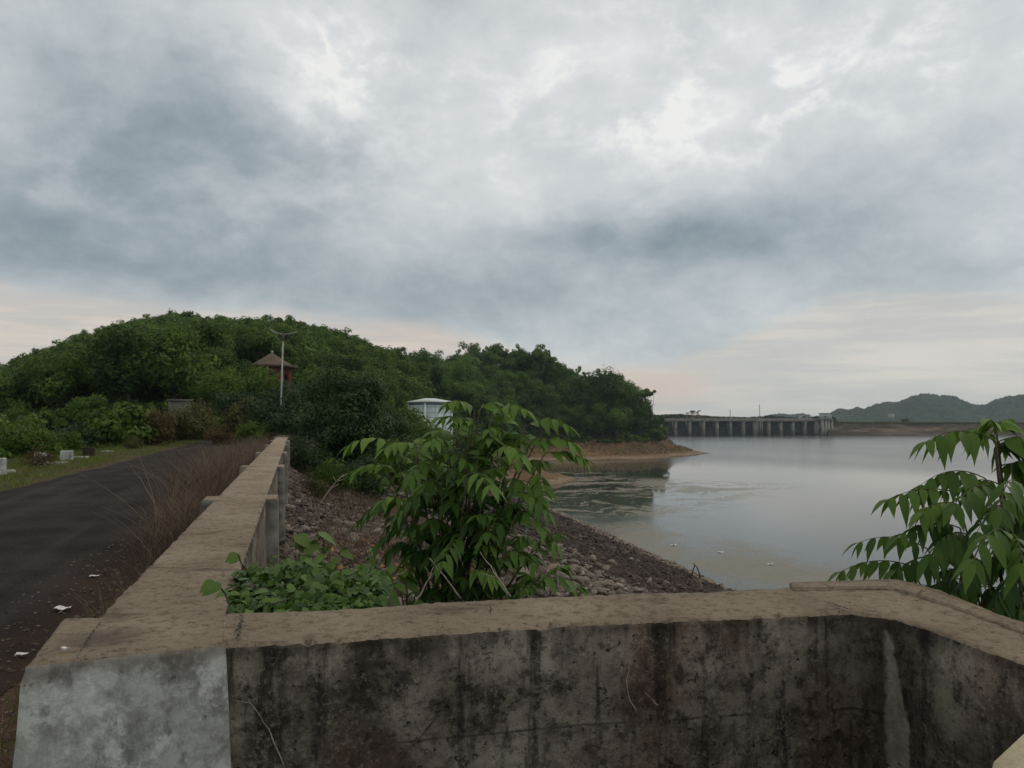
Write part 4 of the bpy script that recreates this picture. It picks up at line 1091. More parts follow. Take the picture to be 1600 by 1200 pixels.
# ---- creeper over the wall corner
HW = np.array([0.05, .27, .38, .34, .20, .07, 0.0])
def creeper():
    rs_ = np.random.default_rng(61)
    e = bpy.data.objects.new("creeper", None); COL.objects.link(e)
    o = P(450, 940, ZT); e.location = [float(k) for k in o]
    tag(e, "low green creeper spilling over the corner where the two parapets meet", "creeper plant")
    mb, sm = MB(), MB(); B, Dv, Nn, LL, Dr, Tt = [], [], [], [], [], []
    for i in range(3600):
        u = 352 + 245 * rs_.random() ** 0.9; k = (u - 352) / 245
        topv = np.interp(u, [352, 375, 420, 470, 520, 560, 600], [935, 885, 872, 876, 898, 888, 900]); bot = np.interp(u, [352, 365, 420, 600], [948, 952, 950, 946])
        v = topv + (bot - topv) * rs_.random() ** 0.8
        v += 7 * math.sin(u * .21) + rs_.normal(0, 4)
        v = min(v, bot + 3)
        if fbm(u / 26.0, v / 15.0, 88, 3) < -.04 and rs_.random() < .85: continue
        D = 2.62 + (bot - v) / 75 * rs_.uniform(0.35, 0.9) + rs_.uniform(-0.03, 0.03)
        p = PD(u, v, D)
        if p[1] < P(u, bot, ZT)[1]: p[1] = P(u, bot, ZT)[1]
        a = rs_.uniform(0, 2 * PI); d = np.array([math.cos(a), math.sin(a), rs_.uniform(-0.7, 0.1)]); d /= np.linalg.norm(d)
        B.append(p - o); Dv.append(d); Nn.append(np.array([0, -0.35, 1]) + rs_.normal(0, 0.6, 3)); LL.append(0.018 + 0.045 * rs_.random() ** 1.6); Dr.append(rs_.uniform(0, .5)); Tt.append(np.clip(0.3 + rs_.normal(0, 0.2) + .25 * math.sin(u * .11) * math.sin(v * .17) + (.4 if rs_.random() < .06 else 0), 0, 1))
    # a sprig reaching onto the wall top, and one upright shoot
    for (u, v, zz) in [(335, 908, ZT + 0.12), (345, 912, ZT + 0.10), (338, 914, ZT + 0.09), (370, 865, ZT + .1), (375, 868, ZT + .08)]:
        p = P(u, v, zz)
        B.append(p - o); Dv.append(np.array([-0.6, -0.3, -0.3])); Nn.append(np.array([0.2, -0.7, 0.8])); LL.append(0.05); Dr.append(0.2); Tt.append(0.6)
    for pts in [[(358, 945, ZT + .01), (352, 928, ZT + .04), (340, 912, ZT + .1)], [(385, 890, ZT + .02), (377, 880, ZT + .05), (372, 866, ZT + .1)], [(420, 945, ZT), (470, 930, ZT), (540, 925, ZT - .05)]]:
        sm.tube([P(*q) - o for q in pts], 0.003, 5)
    leaflets(np.array(B), np.array(Dv) / np.linalg.norm(Dv, axis=1)[:, None], np.array(Nn), np.array(LL), np.array(Dr), mb, np.array(Tt), HW, 0.12)
    link("stems", sm.mesh("stems", M['greystem'], True), e)
    link("foliage", mb.mesh("foliage", M['leaf_vine'], True, True), e)
creeper()
def broad_weed(u, v, D, n, ll, label, seed, spread=0.12, tint=0.7, name="broadleaf_weed", h=0.5):
    rs_ = np.random.default_rng(seed); c = PD(u, v, D); b = np.array([c[0], c[1] + .05, c[2] - h])
    e = bpy.data.objects.new(name, None); COL.objects.link(e); e.location = [float(k) for k in b]
    tag(e, label, "weed")
    mb, sm = MB(), MB(); B, Dv, Nn, LL, Dr, Tt = [], [], [], [], [], []
    for i in range(n):
        p = c - b + rs_.normal(0, spread, 3) * np.array([1, .8, .7])
        sm.tube([np.zeros(3), p * np.array([.4, .4, .6]), p], [0.005, 0.004, 0.002], 5)
        for j in range(3):
            a = rs_.uniform(0, 2 * PI); B.append(p - np.array([0, 0, 0.04 * j])); Dv.append(np.array([math.cos(a), math.sin(a), -0.4])); Nn.append(np.array([0, -.5, 1]) + rs_.normal(0, .3, 3)); LL.append(ll * rs_.uniform(.7, 1.1)); Dr.append(.3); Tt.append(np.clip(tint + rs_.normal(0, .12), 0, 1))
    leaflets(np.array(B), np.array(Dv) / np.linalg.norm(Dv, axis=1)[:, None], np.array(Nn), np.array(LL), np.array(Dr), mb, np.array(Tt), HW, 0.15)
    link("stems", sm.mesh("stems", M['greystem'], True), e); link("foliage", mb.mesh("foliage", M['leaf_vine'], True, True), e)
broad_weed(475, 842, 7.0, 3, 0.17, "weed with large bright leaves beside the outer face of the long parapet", 71, 0.10, .75)
broad_weed(565, 862, 5.0, 7, 0.10, "pale leafy weed between the creeper and the middle sapling", 72, 0.13, .55)
broad_weed(640, 905, 3.9, 12, 0.075, "light green weed clump at the lower left of the middle sapling", 73, 0.16, .7)
broad_weed(560, 915, 3.6, 12, 0.07, "green weed clump against the bay wall right of the creeper", 74, 0.12, .5)

# ------------------------------------------------------------------ grass and dry brush (stuff)
def blades(pts, hmin, hmax, w, lean, rs_, segs=3, tint=(0.5, 0.2)):
    n = len(pts); a = rs_.uniform(0, 2 * PI, n); h = rs_.uniform(hmin, hmax, n)
    ld = np.stack([np.cos(a), np.sin(a)], 1) * (rs_.uniform(0.1, 1, n) * lean * h)[:, None]
    b = rs_.uniform(0, 2 * PI, n); sd = np.stack([np.cos(b), np.sin(b), b * 0], 1)
    rows = []
    for k in range(segs + 1):
        t = k / segs
        c = pts + np.concatenate([ld * t ** 1.6, (h * (t - 0.12 * lean * t * t))[:, None]], 1)
        ww = w * (1 - 0.85 * t)
        rows += [c - sd * ww, c + sd * ww]
    V = np.stack(rows, 1); m = 2 * (segs + 1); idx = np.arange(n * m).reshape(n, m)
    q = np.concatenate([np.stack([idx[:, 2 * k], idx[:, 2 * k + 1], idx[:, 2 * k + 3], idx[:, 2 * k + 2]], -1) for k in range(segs)])
    return V.reshape(-1, 3), q, np.repeat(np.clip(rs_.normal(tint[0], tint[1], n), 0, 1), m)
rs_ = np.random.default_rng(81)
def scat(n, x0, x1, y0, y1, dens=None, pw=1.0):
    y = y0 + (y1 - y0) * rs_.random(n) ** pw; x = rs_.uniform(x0, x1, n)
    if dens is not None:
        k = dens(x, y) > rs_.random(n); x, y = x[k], y[k]
    return np.stack([x, y, ground_z(x, y) - 0.01], 1)
# green verge on the far side of the road
pv = scat(26000, -9.4, -6.05, 9, 60, lambda x, y: np.clip(0.75 + 1.4 * fbm(x / 1.2, y / 2.5, 41) + (-6.3 - x) * .15, 0.06, 1), 1.5)
mb = MB(); V, q, a = blades(pv, 0.05, 0.16, 0.008, 0.9, rs_, 2, (0.5, 0.25)); mb.add(V, q, a=a)
pv = scat(5000, -10.4, -8.6, 14, 50, lambda x, y: np.clip(0.5 + 2 * fbm(x / .8, y / 1.5, 48), 0, 1)); V, q, a = blades(pv, 0.12, 0.38, 0.007, 0.9, rs_, 3, (0.4, 0.25)); mb.add(V, q, a=a)
pv = scat(2200, -1.5, -0.65, 2.3, 12, lambda x, y: np.clip(0.35 + 2.2 * fbm(x / .6, y / .9, 44), 0, 1))
V, q, a = blades(pv, 0.06, 0.22, 0.004, 0.8, rs_, 2, (0.3, 0.2)); mb.add(V, q, a=a)
pv = scat(900, -1.6, -0.95, 0.6, 2.0); V, q, a = blades(pv, 0.04, 0.12, 0.004, 0.8, rs_, 2, (0.4, 0.2)); mb.add(V, q, a=a)
link("grass", mb.mesh("grass", M['grass'], False, True), kind="stuff", label="short green grass on the road verges")
# tall dry brush between road and parapet
mb = MB()
for (n, y0, y1, h0, h1, x0, x1) in [(2600, 8.6, 12, .25, .85, -1.5, -.64), (4600, 11, 18, .4, 1.35, -1.75, -.64), (7500, 13, 30, .5, 1.15, -1.95, -.64), (3500, 28, 52, .5, 1.3, -2.3, -.3), (900, 5.2, 8.8, .08, .3, -1.45, -.66), (420, 3.0, 5.4, .06, .22, -1.5, -.7)]:
    pv = scat(n, x0, x1, y0, y1, lambda x, y: np.clip(0.7 + 1.6 * fbm(x / .7, y / 1.6, 47), 0.12, 1) * np.clip((x + 2.1) / 0.5, .25, 1))
    V, q, a = blades(pv, h0, h1, 0.0035 if y0 < 12 else 0.006, 1.1, rs_, 4, (0.38, 0.3)); mb.add(V, q, a=a)
    # side twigs
    k = rs_.random(len(pv)) < 0.8; pv2 = pv[k] + np.stack([rs_.normal(0, .08, k.sum()), rs_.normal(0, .08, k.sum()), rs_.uniform(.1, .55, k.sum()) * h1], 1)
    V, q, a = blades(pv2, 0.1, 0.35, 0.0025 if y0 < 12 else 0.0045, 1.6, rs_, 2, (0.3, 0.22)); mb.add(V, q, a=a)
pv = scat(90, -1.7, -.8, 9, 22); V, q, a = blades(pv, .6, 1.25, .0045, .9, rs_, 5, (0.9, 0.1)); mb.add(V, q, a=a)
link("dry_brush", mb.mesh("dry_brush", M['drygrass'], False, True), kind="stuff", label="tangled dry brown brush between the road and the long parapet")
# dead grass on the stone slope
mb = MB()
pv = scat(9000, 0.1, 5.0, 9, 24, lambda x, y: np.clip(0.25 + 2.0 * fbm(x / 1.0, y / 1.8, 49), 0, 1))
V, q, a = blades(pv, 0.06, 0.28, 0.004, 1.6, rs_, 3, (0.35, 0.2)); mb.add(V, q, a=a)
pv = scat(1500, 0.4, 3.2, 10.5, 13.5); V, q, a = blades(pv, 0.2, 0.7, 0.004, 1.5, rs_, 4, (0.5, 0.2)); mb.add(V, q, a=a)
pv = scat(3000, 0.3, 4.0, 17, 27); V, q, a = blades(pv, 0.15, 0.5, 0.006, 1.2, rs_, 3, (0.25, 0.2)); mb.add(V, q, a=a)
link("dead_grass", mb.mesh("dead_grass", M['drygrass'], False, True), kind="stuff", label="flattened dead grass among the slope stones")
# dry grass on the headland bank
mb = MB(); pts = []
for _ in range(7000):
    D = rs_.uniform(350, 412); u = rs_.uniform(835, 1090); p = rgt * ((u - 800) / F * D) + fwd * D; pts.append((p[0], p[1]))
pts = np.array(pts); z = ground_z(pts[:, 0], pts[:, 1]); k = (z > ZW + 1.6) & (z < -8.5)
V, q, a = blades(np.c_[pts[k], z[k]], 0.4, 1.1, 0.14, 0.6, rs_, 1, (0.3, 0.25)); mb.add(V, q, a=a)
link("bank_grass", mb.mesh("bank_grass", M['drygrass'], False, True), kind="stuff", label="dry brown grass covering the headland bank")
# dead leaves by the parapet
mb = MB(); pv = scat(160, 0.3, 2.6, 9.5, 13); pv[:, 2] += 0.06
V, q = leaf_quads(pv, np.array([0, 0, 1.0]) + rand_dirs(len(pv), rs_) * .5, 0.13, rs_); mb.add(V, q, a=np.repeat(rs_.random(len(pv)), 4))
link("leaf_litter", mb.mesh("leaf_litter", M['deadleaf'], False, True), kind="stuff", label="orange-brown fallen leaves on the slope behind the parapet")

# brown leaf scraps along the road's right edge
mb = MB(); pv = scat(900, -2.3, -.75, 1.6, 11, lambda x, y: np.clip((x + 2.3) / .9, .1, 1)); pv[:, 2] += .022 + .02 * (pv[:, 0] < -1.3)
V, q = leaf_quads(pv, np.array([0, 0, 1.0]) + rand_dirs(len(pv), rs_) * .6, 0.05, rs_); mb.add(V, q, a=np.repeat(rs_.random(len(pv)) * .5, 4))
M['dullleaf'] = mat_leaf("dull_dead_leaf", (0.05, 0.035, 0.025), (0.22, 0.17, 0.125), 0.1, 0.0, 0.85)
link("leaf_litter", mb.mesh("leaf_litter", M['dullleaf'], False, True), kind="stuff", label="dull brown leaf scraps along the road edge by the parapet")

# ------------------------------------------------------------------ riprap stones
def rock_proto(seed, sub=1):
    bm = bmesh.new(); bmesh.ops.create_icosphere(bm, subdivisions=sub, radius=1.0)
    r2 = np.random.default_rng(seed)
    V = np.array([v.co[:] for v in bm.verts]); bm.verts.index_update()
    T = np.array([[v.index for v in f.verts] for f in bm.faces]); bm.free()
    for _ in range(7):   # cut facets
        d = rand_dirs(1, r2)[0]; k = r2.uniform(.45, .8); s = V @ d
        V = V - np.outer(np.maximum(s - k, 0), d)
    V = V * (1 + r2.normal(0, .05, (len(V), 1))); V *= np.array([1.15, r2.uniform(.5, .85), r2.uniform(.28, .5)])
    return V, T
RP2 = [rock_proto(i, 2) for i in range(7)]; RP1 = [rock_proto(20 + i, 1) for i in range(6)]
def rot_rand(n, r2):
    a = r2.uniform(0, 2 * PI, n); b = r2.normal(0.15, .35, n); c = r2.normal(0, .35, n)
    ca, sa, cb, sb, cc, sc_ = np.cos(a), np.sin(a), np.cos(b), np.sin(b), np.cos(c), np.sin(c)
    Rz = np.zeros((n, 3, 3)); Rz[:, 0, 0] = ca; Rz[:, 0, 1] = -sa; Rz[:, 1, 0] = sa; Rz[:, 1, 1] = ca; Rz[:, 2, 2] = 1
    Ry = np.zeros((n, 3, 3)); Ry[:, 0, 0] = cb; Ry[:, 0, 2] = sb; Ry[:, 2, 0] = -sb; Ry[:, 2, 2] = cb; Ry[:, 1, 1] = 1
    Rx = np.zeros((n, 3, 3)); Rx[:, 1, 1] = cc; Rx[:, 1, 2] = -sc_; Rx[:, 2, 1] = sc_; Rx[:, 2, 2] = cc; Rx[:, 0, 0] = 1
    return Rz @ Ry @ Rx
r2 = np.random.default_rng(91)
# positions over the visible slope, by zone
def slope_pts(n, d0, d1):
    """d0..d1: distance from the parapet down the slope (x) and along it"""
    return None
S = []
for (n, x0, x1, y0, y1, r0, r1, t0, keep) in [
    (9000, -0.15, 4, 8, 26, .025, .075, .5, .9), (250, 0.1, 4, 9, 24, .07, .12, .6, .8), (4200, 3, 14, 14, 42, .07, .19, .62, .85), (7000, 7, 34, 24, 90, .09, .19, .22, .75), (4600, 20, 46, 60, 190, .15, .30, .25, .7)]:
    x = r2.uniform(x0, x1, n); y = r2.uniform(y0, y1, n); r = r2.uniform(r0, r1, n) * np.clip(r2.lognormal(0, .3, n), .6, 2)
    k = r2.random(n) < keep
    S.append(np.stack([x, y, r, np.clip(r2.normal(t0, .18, n), 0, 1)], 1)[k])
# pale strip just above the waterline
n = 5200; y = 25 + 190 * r2.random(n) ** 0.9; s_ = np.interp(y, [55, 75, 86, 103, 121, 139, 155], [2.69, 2.76, 2.805, 2.885, 2.99, 3.04, 3.02])
xs = 0.3 + (-0.3 - ZW) * s_; x = xs - np.abs(r2.normal(0, 2.0, n)) + 0.5
S.append(np.stack([x, y, r2.uniform(.18, .42, n), np.clip(r2.normal(.82, .16, n), 0, 1)], 1))
S = np.concatenate(S); S = S[(dam_z(S[:, 0], S[:, 1]) > hill_z(S[:, 0], S[:, 1]) - .3)]
SZ = ground_z(S[:, 0], S[:, 1])
pu = np.stack([S[:, 0], S[:, 1], SZ], 1); uu, vv, dd_ = project(pu)
vis = ((uu > 452) & (uu < 560) & (vv > 782) & (vv < 872) | ((uu > 868) & (uu < 1120) & (vv > 815) & (vv < np.interp(uu, [860, 1130], [926, 912]))))
app = np.where(vis, S[:, 2] / dd_, -1)
order = np.argsort(-app); solo = order[:240]; solo = solo[app[solo] > 0]; rest = np.setdiff1d(np.arange(len(S)), solo)
smesh = []
for V, T in RP2:
    smesh.append(mesh_np("stone", V, T, M['stone'], False, np.full(len(V), .55)))
for i in solo:
    o = bpy.data.objects.new("riprap_stone", smesh[i % 7]); COL.objects.link(o)
    o.location = (float(S[i, 0]), float(S[i, 1]), float(SZ[i] + S[i, 2] * .2)); o.rotation_euler = (r2.normal(0, .3), r2.normal(0, .3), r2.uniform(0, 6)); r_ = float(S[i, 2]); o.scale = (r_, r_, r_)
    near = S[i, 1] < 26 and S[i, 0] < 5
    if near: tag(o, "rough brown stone lying on the slope close behind the long parapet", "stone", "stones behind the long parapet")
    else: tag(o, "rough grey-brown riprap stone on the bank above the lake", "stone", "riprap stones on the bank")
Vs, Ts, As = [], [], []; n = 0
R = rot_rand(len(rest), r2)
for j, i in enumerate(rest):
    V, T = (RP2[i % 7] if dd_[i] < 30 and dd_[i] > 0 else RP1[i % 6])
    Vs.append((V * S[i, 2]) @ R[j].T + np.array([S[i, 0], S[i, 1], SZ[i] + S[i, 2] * .15])); Ts.append(T + n); As.append(np.full(len(V), S[i, 3])); n += len(V)
link("riprap", mesh_np("riprap", np.concatenate(Vs), np.concatenate(Ts), M['stone'], False, np.concatenate(As)), kind="stuff", label="loose riprap stones covering the bank down to the water")

# ------------------------------------------------------------------ bare twigs
def twig(name, pts, r, label, side=3, seed=0, mat='drytwig'):
    rs3 = np.random.default_rng(seed); o = pts[0]; mb = MB(); pts = np.array(pts) - o
    t = np.linspace(0, len(pts) - 1, 10); c = np.stack([np.interp(t, range(len(pts)), pts[:, k]) for k in range(3)], 1)
    c[1:-1] += rs3.normal(0, r * .55, (8, 3)); mb.tube(c, np.linspace(r, r * .35, 10), 5)
    L = np.linalg.norm(c[-1])
    for k in range(side):
        i = rs3.integers(4, 9); d = c[-1] / L + rs3.normal(0, .5, 3); mb.tube([c[i], c[i] + d * L * .12, c[i] + d * L * rs3.uniform(.16, .25)], [r * .5, r * .4, r * .2], 4)
    return link(name, mb.mesh(name, M[mat], True), loc=o, label=label, cat="twig")
twig("bare_twig", [PD(486, 812, 12.0), PD(505, 780, 12), PD(520, 758, 12.1), PD(537, 742, 12.2)], 0.013, "pale bare twig leaning up from the stones beside the long parapet", 4, 1)
twig("bare_twig", [P(1096, 922, -3.2), PD(1095, 905, 34), PD(1091, 890, 34), PD(1083, 880, 34)], 0.05, "dark curved twig standing up from the bank before the lake", 1, 2, 'bark')
twig("bare_twig", [PD(583, 943, 3.4), PD(605, 915, 3.45), PD(622, 895, 3.5)], 0.004, "pale stalk leaning right among the weeds near the creeper", 4, 3)
twig("bare_twig", [PD(648, 945, 3.4), PD(668, 908, 3.45), PD(678, 885, 3.5)], 0.004, "pale stalk rising at the middle sapling's lower left", 2, 4)
twig("bare_twig", [PD(720, 935, 3.5), PD(690, 895, 3.5), PD(672, 872, 3.5)], 0.004, "pale stalk leaning left across the middle sapling's base", 2, 5)
twig("bare_twig", [PD(798, 932, 3.3), PD(775, 898, 3.35), PD(750, 862, 3.4)], 0.004, "pale stalk at the middle sapling's lower right", 2, 6)
twig("bare_twig", [PD(873, 925, 3.1), PD(872, 900, 3.1), PD(874, 880, 3.1)], 0.003, "short upright stalk right of the middle sapling's base", 0, 7)
def wall_twig(uv, label, seed, side=2, off=0.012, r=0.0022, mat='drytwig'):
    y = lambda u: np.interp(u, [362, 905, 1330], [inn[0][1], inn[3][1], inn[6][1]])
    pts = []
    for (u, v) in uv:
        d = ray(u, v); t = (y(u) - off) / d[1]; pts.append(CAMP + d * t)
    return twig("dry_stem", pts, r, label, side, seed, mat)
wall_twig([(447, 1205), (420, 1140), (400, 1110), (388, 1092)], "pale forked dry stem against the stained wall near the white pier", 11, 2)
wall_twig([(622, 1205), (625, 1180), (660, 1150), (690, 1110), (717, 1060)], "dark curved stem against the middle of the stained wall", 12, 2, r=0.003, mat='bark')
wall_twig([(995, 1115), (982, 1090), (979, 1060), (986, 1034)], "pale curved straw stuck on the stained wall right of its middle", 13, 0)
wall_twig([(1028, 1102), (1018, 1092), (1008, 1082)], "short pale straw beside the curved one on the stained wall", 14, 0)
wall_twig([(1030, 1205), (1032, 1140), (1031, 1095)], "upright brown stem against the right part of the stained wall", 15, 1, mat='bark')

# ------------------------------------------------------------------ litter
def paper(u, v, s, label, seed, z=0.03, cat="litter", name="paper_scrap"):
    rs3 = np.random.default_rng(seed); p = P(u, v, z)
    n = 6; V = []
    for i in range(n):
        for j in range(n):
            V.append(((i / (n - 1) - .5) * s, (j / (n - 1) - .5) * s * .55 + rs3.normal(0, s * .03), rs3.normal(0, s * .03) + s * .05 * math.sin(i * 1.4)))
    idx = np.arange(n * n).reshape(n, n); q = np.stack([idx[:-1, :-1], idx[1:, :-1], idx[1:, 1:], idx[:-1, 1:]], -1).reshape(-1, 4)
    V = np.array(V); V[:, 2] -= V[:, 2].min()
    W = V.copy(); W[:, 2] += 0.004 * max(1, s * 3)
    me = mesh_np(name, np.concatenate([V, W]), np.concatenate([q[:, ::-1], q + n * n]), M['litter'], False)
    return link(name, me, loc=p, rz=rs3.uniform(-.4, .4), label=label, cat=cat)
paper(98, 952, 0.122, "crumpled pale scrap lying on the road edge near the white pier", 1)
paper(147, 901, 0.086, "small white scrap on the road edge beside the dry grass", 2)
paper(34, 1024, 0.072, "pale torn scrap on the earth left of the white pier", 3)
paper(101, 1015, 0.02, "tiny white chip lying on top of the whitewashed end pier", 4, ZT + 0.014)
paper(1053, 852, 0.75, "white scrap floating on the scum, farther from the camera", 5, ZW + 0.02)
paper(1126, 863, 0.75, "white scrap floating on the scum, nearer the bank twig", 6, ZW + 0.02)
paper(1204, 882, 0.75, "white scrap floating on the scum toward the right sapling", 7, ZW + 0.02)
# loose gravel on the asphalt
n = 2600; y = 2.2 + 14 * r2.random(n) ** 1.6; x = -1.2 - 4.8 * r2.random(n) ** 1.5
Vs, Ts, As = [], [], []; c = 0
for i in range(n):
    V, T = RP1[i % 6]; s = float(r2.uniform(.004, .016))
    Vs.append(V * s + np.array([x[i], y[i], 0.03 + s * .2])); Ts.append(T + c); As.append(np.full(len(V), r2.uniform(.5, 1))); c += len(V)
link("gravel", mesh_np("gravel", np.concatenate(Vs), np.concatenate(Ts), M['stone'], False, np.concatenate(As)), kind="stuff", label="loose pale gravel scattered on the asphalt")

# ------------------------------------------------------------------ guard stones beyond the road
def rough_block(name, u, vbase, w, d, h, label, seed, group=None, cat="guard stone", mat=None, ztop_tilt=0):
    p = P(u, vbase, 0.02); w, d, h = w * .78, d * .78, h * .85
    me = pier_mesh(name, [(-w / 2, -d / 2), (w / 2, -d / 2), (w / 2, d / 2), (-w / 2, d / 2)], -0.15, h, 0.02, [mat or M['white'], mat or M['white']], seed, 5, 0.012)
    return link(name, me, loc=p, rz=0.1, label=label, cat=cat, group=group)
g = "guard stones along the far road edge"
rough_block("guard_stone", 104, 719, .52, .35, .43, "clean white guard stone standing clear on the grass verge", 1, g)
rough_block("guard_stone", 63, 727, .42, .35, .5, "chipped white guard stone behind the dry twiggy bush", 2, g)
rough_block("guard_stone", -2, 740, .42, .35, .52, "white guard stone cut by the left frame edge", 3, g)
rough_block("guard_stone", 139, 712, .55, .35, .42, "grey guard stone half hidden in weeds right of the clean white one", 4, g, mat=M['stone'])
rough_block("kerb_stone", 88, 724, .9, .25, .06, "low pale kerb piece on the verge before the clean white guard stone", 5, "broken kerb along the verge", "kerb")
rough_block("kerb_stone", 124, 715, .9, .25, .06, "low pale kerb piece on the verge right of the clean white guard stone", 6, "broken kerb along the verge", "kerb")
rough_block("kerb_stone", 167, 706, .7, .25, .07, "white kerb piece lying in the weeds farther along the verge", 7, "broken kerb along the verge", "kerb")
rough_block("kerb_stone", 211, 697, .5, .25, .07, "last small white kerb piece near the rusty bush", 8, "broken kerb along the verge", "kerb")
rough_block("kerb_stone", 11, 737, .5, .25, .06, "low pale kerb piece near the left frame edge", 9, "broken kerb along the verge", "kerb")

# ------------------------------------------------------------------ street lamp
M['galv'] = mat_simple("galvanised_steel", (0.24, 0.25, 0.24), (0.38, 0.39, 0.38), 10, 0.55)
M['rust'] = mat_simple("rusty_steel", (0.09, 0.055, 0.04), (0.17, 0.12, 0.09), 14, 0.8)
lb = gp(438, 48.0); lamp = bpy.data.objects.new("street_lamp", None); COL.objects.link(lamp); lamp.location = [float(k) for k in lb]
tag(lamp, "tall grey street lamp post with two arms spread like a wide V", "street lamp")
tp = PD(442.5, 521, 48.0) - lb; sl_ = tp / np.linalg.norm(tp)
hh = np.linalg.norm(tp)
link("pole", MB().tube([np.zeros(3) - sl_ * .3, sl_ * (hh - .5)], [0.062, 0.05], 10).mesh("pole", M['galv'], True), lamp)
link("pole_cap", MB().tube([sl_ * (hh - .5), sl_ * hh], [0.06, 0.055], 10).mesh("pole_cap", M['rust'], True), lamp)
for (eu, ev, mu, mv) in [(422, 514.5, 431, 520), (464, 518.5, 453, 521.5)]:
    a = sl_ * (hh - .06); m_ = PD(mu, mv, 48.0) - lb; e_ = PD(eu, ev, 48.0) - lb
    am = link("arm", MB().tube([a, m_, e_], [0.034, 0.03, 0.024], 8).mesh("arm", M['galv'], True), lamp)

# ------------------------------------------------------------------ red pavilion
M['redwall'] = mat_simple("red_plaster", (0.17, 0.05, 0.032), (0.23, 0.075, 0.046), 1.2, 0.9)
M['rooftile'] = mat_simple("brown_roof", (0.075, 0.058, 0.044), (0.12, 0.092, 0.07), 2.5, 0.9)
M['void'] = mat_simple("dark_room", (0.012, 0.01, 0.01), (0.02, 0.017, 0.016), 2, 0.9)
pb_ = gp(424, 105.0)
eav = EYE + (HOR - 572) / F * 105; apx = EYE + (HOR - 551) / F * 105
pav = bpy.data.objects.new("pavilion", None); COL.objects.link(pav); pav.location = [float(k) for k in pb_]; pav.rotation_euler = (0, 0, -YAW + 0.35)
tag(pav, "red-walled round pavilion with a brown conical roof among the hill trees", "pavilion")
hz_ = eav - pb_[2]; ha = apx - pb_[2]
mb = MB(); k = 8; r = 2.75
ang = np.arange(k) * 2 * PI / k + PI / 8
for i in range(k):
    a0, a1 = ang[i], ang[(i + 1) % k]
    p0 = np.array([math.cos(a0), math.sin(a0)]) * r; p1 = np.array([math.cos(a1), math.sin(a1)]) * r
    # each side: wall with an arched opening
    L = np.linalg.norm(p1 - p0); d = (p1 - p0) / L; nn = np.array([d[1], -d[0]])
    ow = L * .22; zs = hz_ - 1.55
    prof = [(0, -1), (L / 2 - ow, -1), (L / 2 - ow, zs)] + [(L / 2 - ow * math.cos(t), zs + ow * math.sin(t)) for t in np.linspace(0.2, PI - 0.2, 7)] + [(L / 2 + ow, zs), (L / 2 + ow, -1), (L, -1), (L, hz_), (0, hz_)]
    fv = np.array([(*(p0 + d * s), z) for s, z in prof]); bv = fv - np.array([nn[0], nn[1], 0]) * 0.25
    c = len(fv); mb.add(np.concatenate([fv, bv]))
    off = mb.n - 2 * c
    mb.T.append(np.array([[off, off + 1, off + 2]])) if False else None
    bmv = None
    # fan the spandrel manually: left jamb, right jamb, head pieces
    left_ = [[0, 1, 2, c - 1]]; right_ = [[c - 4, c - 3, c - 2, c - 5]]
    head = []
    for j in range(2, c - 5): head.append([j, j + 1, c - 2 if j >= (c - 3) // 2 else c - 1])
    midj = (c - 3) // 2
    head.append([midj, c - 2, c - 1])
    mb.Q.append(np.array([[0, 1, 2, c - 1], [c - 5, c - 4, c - 3, c - 2]]) + off)
    mb.T.append(np.array(head) + off)
    for j in range(1, c - 4): mb.Q.append(np.array([[j, j + c, j + 1 + c, j + 1]]) + off)
link("wall", mb.mesh("wall", M['redwall']), pav)
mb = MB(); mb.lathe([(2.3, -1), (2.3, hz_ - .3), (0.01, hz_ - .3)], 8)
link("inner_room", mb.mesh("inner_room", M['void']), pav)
mb = MB(); mb.lathe([(0.02, ha), (0.25, ha - .12), (1.2, ha - .75), (2.3, hz_ + .42), (2.55, hz_ + .22), (3.5, hz_ + .05), (3.5, hz_ - .28), (2.6, hz_ - .22)], 16)
rf = link("roof", mb.mesh("roof", M['rooftile']), pav)
mb = MB(); mb.lathe([(0.01, ha + .32), (0.13, ha + .25), (0.17, ha + .14), (0.1, ha + .02), (0.12, ha - .06)], 10)
link("finial", mb.mesh("finial", M['galv'], True), rf)

# ------------------------------------------------------------------ pale blue building
M['paleblue'] = None
def mat_panel():
    m, N, b, _ = new_mat("pale_blue_panels"); p = objc(N)
    br = N.n('ShaderNodeTexBrick'); x = N.xyz(p)
    N.put(br.inputs['Vector'], N.comb(N.m('ADD', x[0], x[1]), x[2], 0.0))
    br.inputs['Color1'].default_value = (0.40, 0.50, 0.50, 1); br.inputs['Color2'].default_value = (0.46, 0.55, 0.55, 1); br.inputs['Mortar'].default_value = (0.20, 0.26, 0.27, 1)
    br.inputs['Scale'].default_value = 1.0; br.inputs['Brick Width'].default_value = 1.5; br.inputs['Row Height'].default_value = 0.8; br.inputs['Mortar Size'].default_value = 0.05; br.offset = 0.0
    n = N.noise(p, 1.2, 5)
    fin(N, b, N.mix(N.mapr(n, .4, .7, 0, .5), br.outputs[0], (0.25, 0.32, 0.32)), 0.7); return m
M['paleblue'] = mat_panel()
M['dampale_'] = mat_simple("pale_trim", (0.5, 0.54, 0.53), (0.6, 0.64, 0.63), 2, 0.8)
M['greyconc_'] = mat_simple("blue_grey_band", (0.16, 0.2, 0.2), (0.22, 0.27, 0.27), 2, 0.8)
D_ = 118.0
pc_ = PD(669, 640, D_); bz = float(ground_z(pc_[0], pc_[1])); zt = EYE + (HOR - 627) / F * D_; zr = EYE + (HOR - 621.5) / F * D_
blue = bpy.data.objects.new("valve_house", None); COL.objects.link(blue); ctr = PD(672, 640, D_ + 3.0); blue.location = (float(ctr[0]), float(ctr[1]), bz)
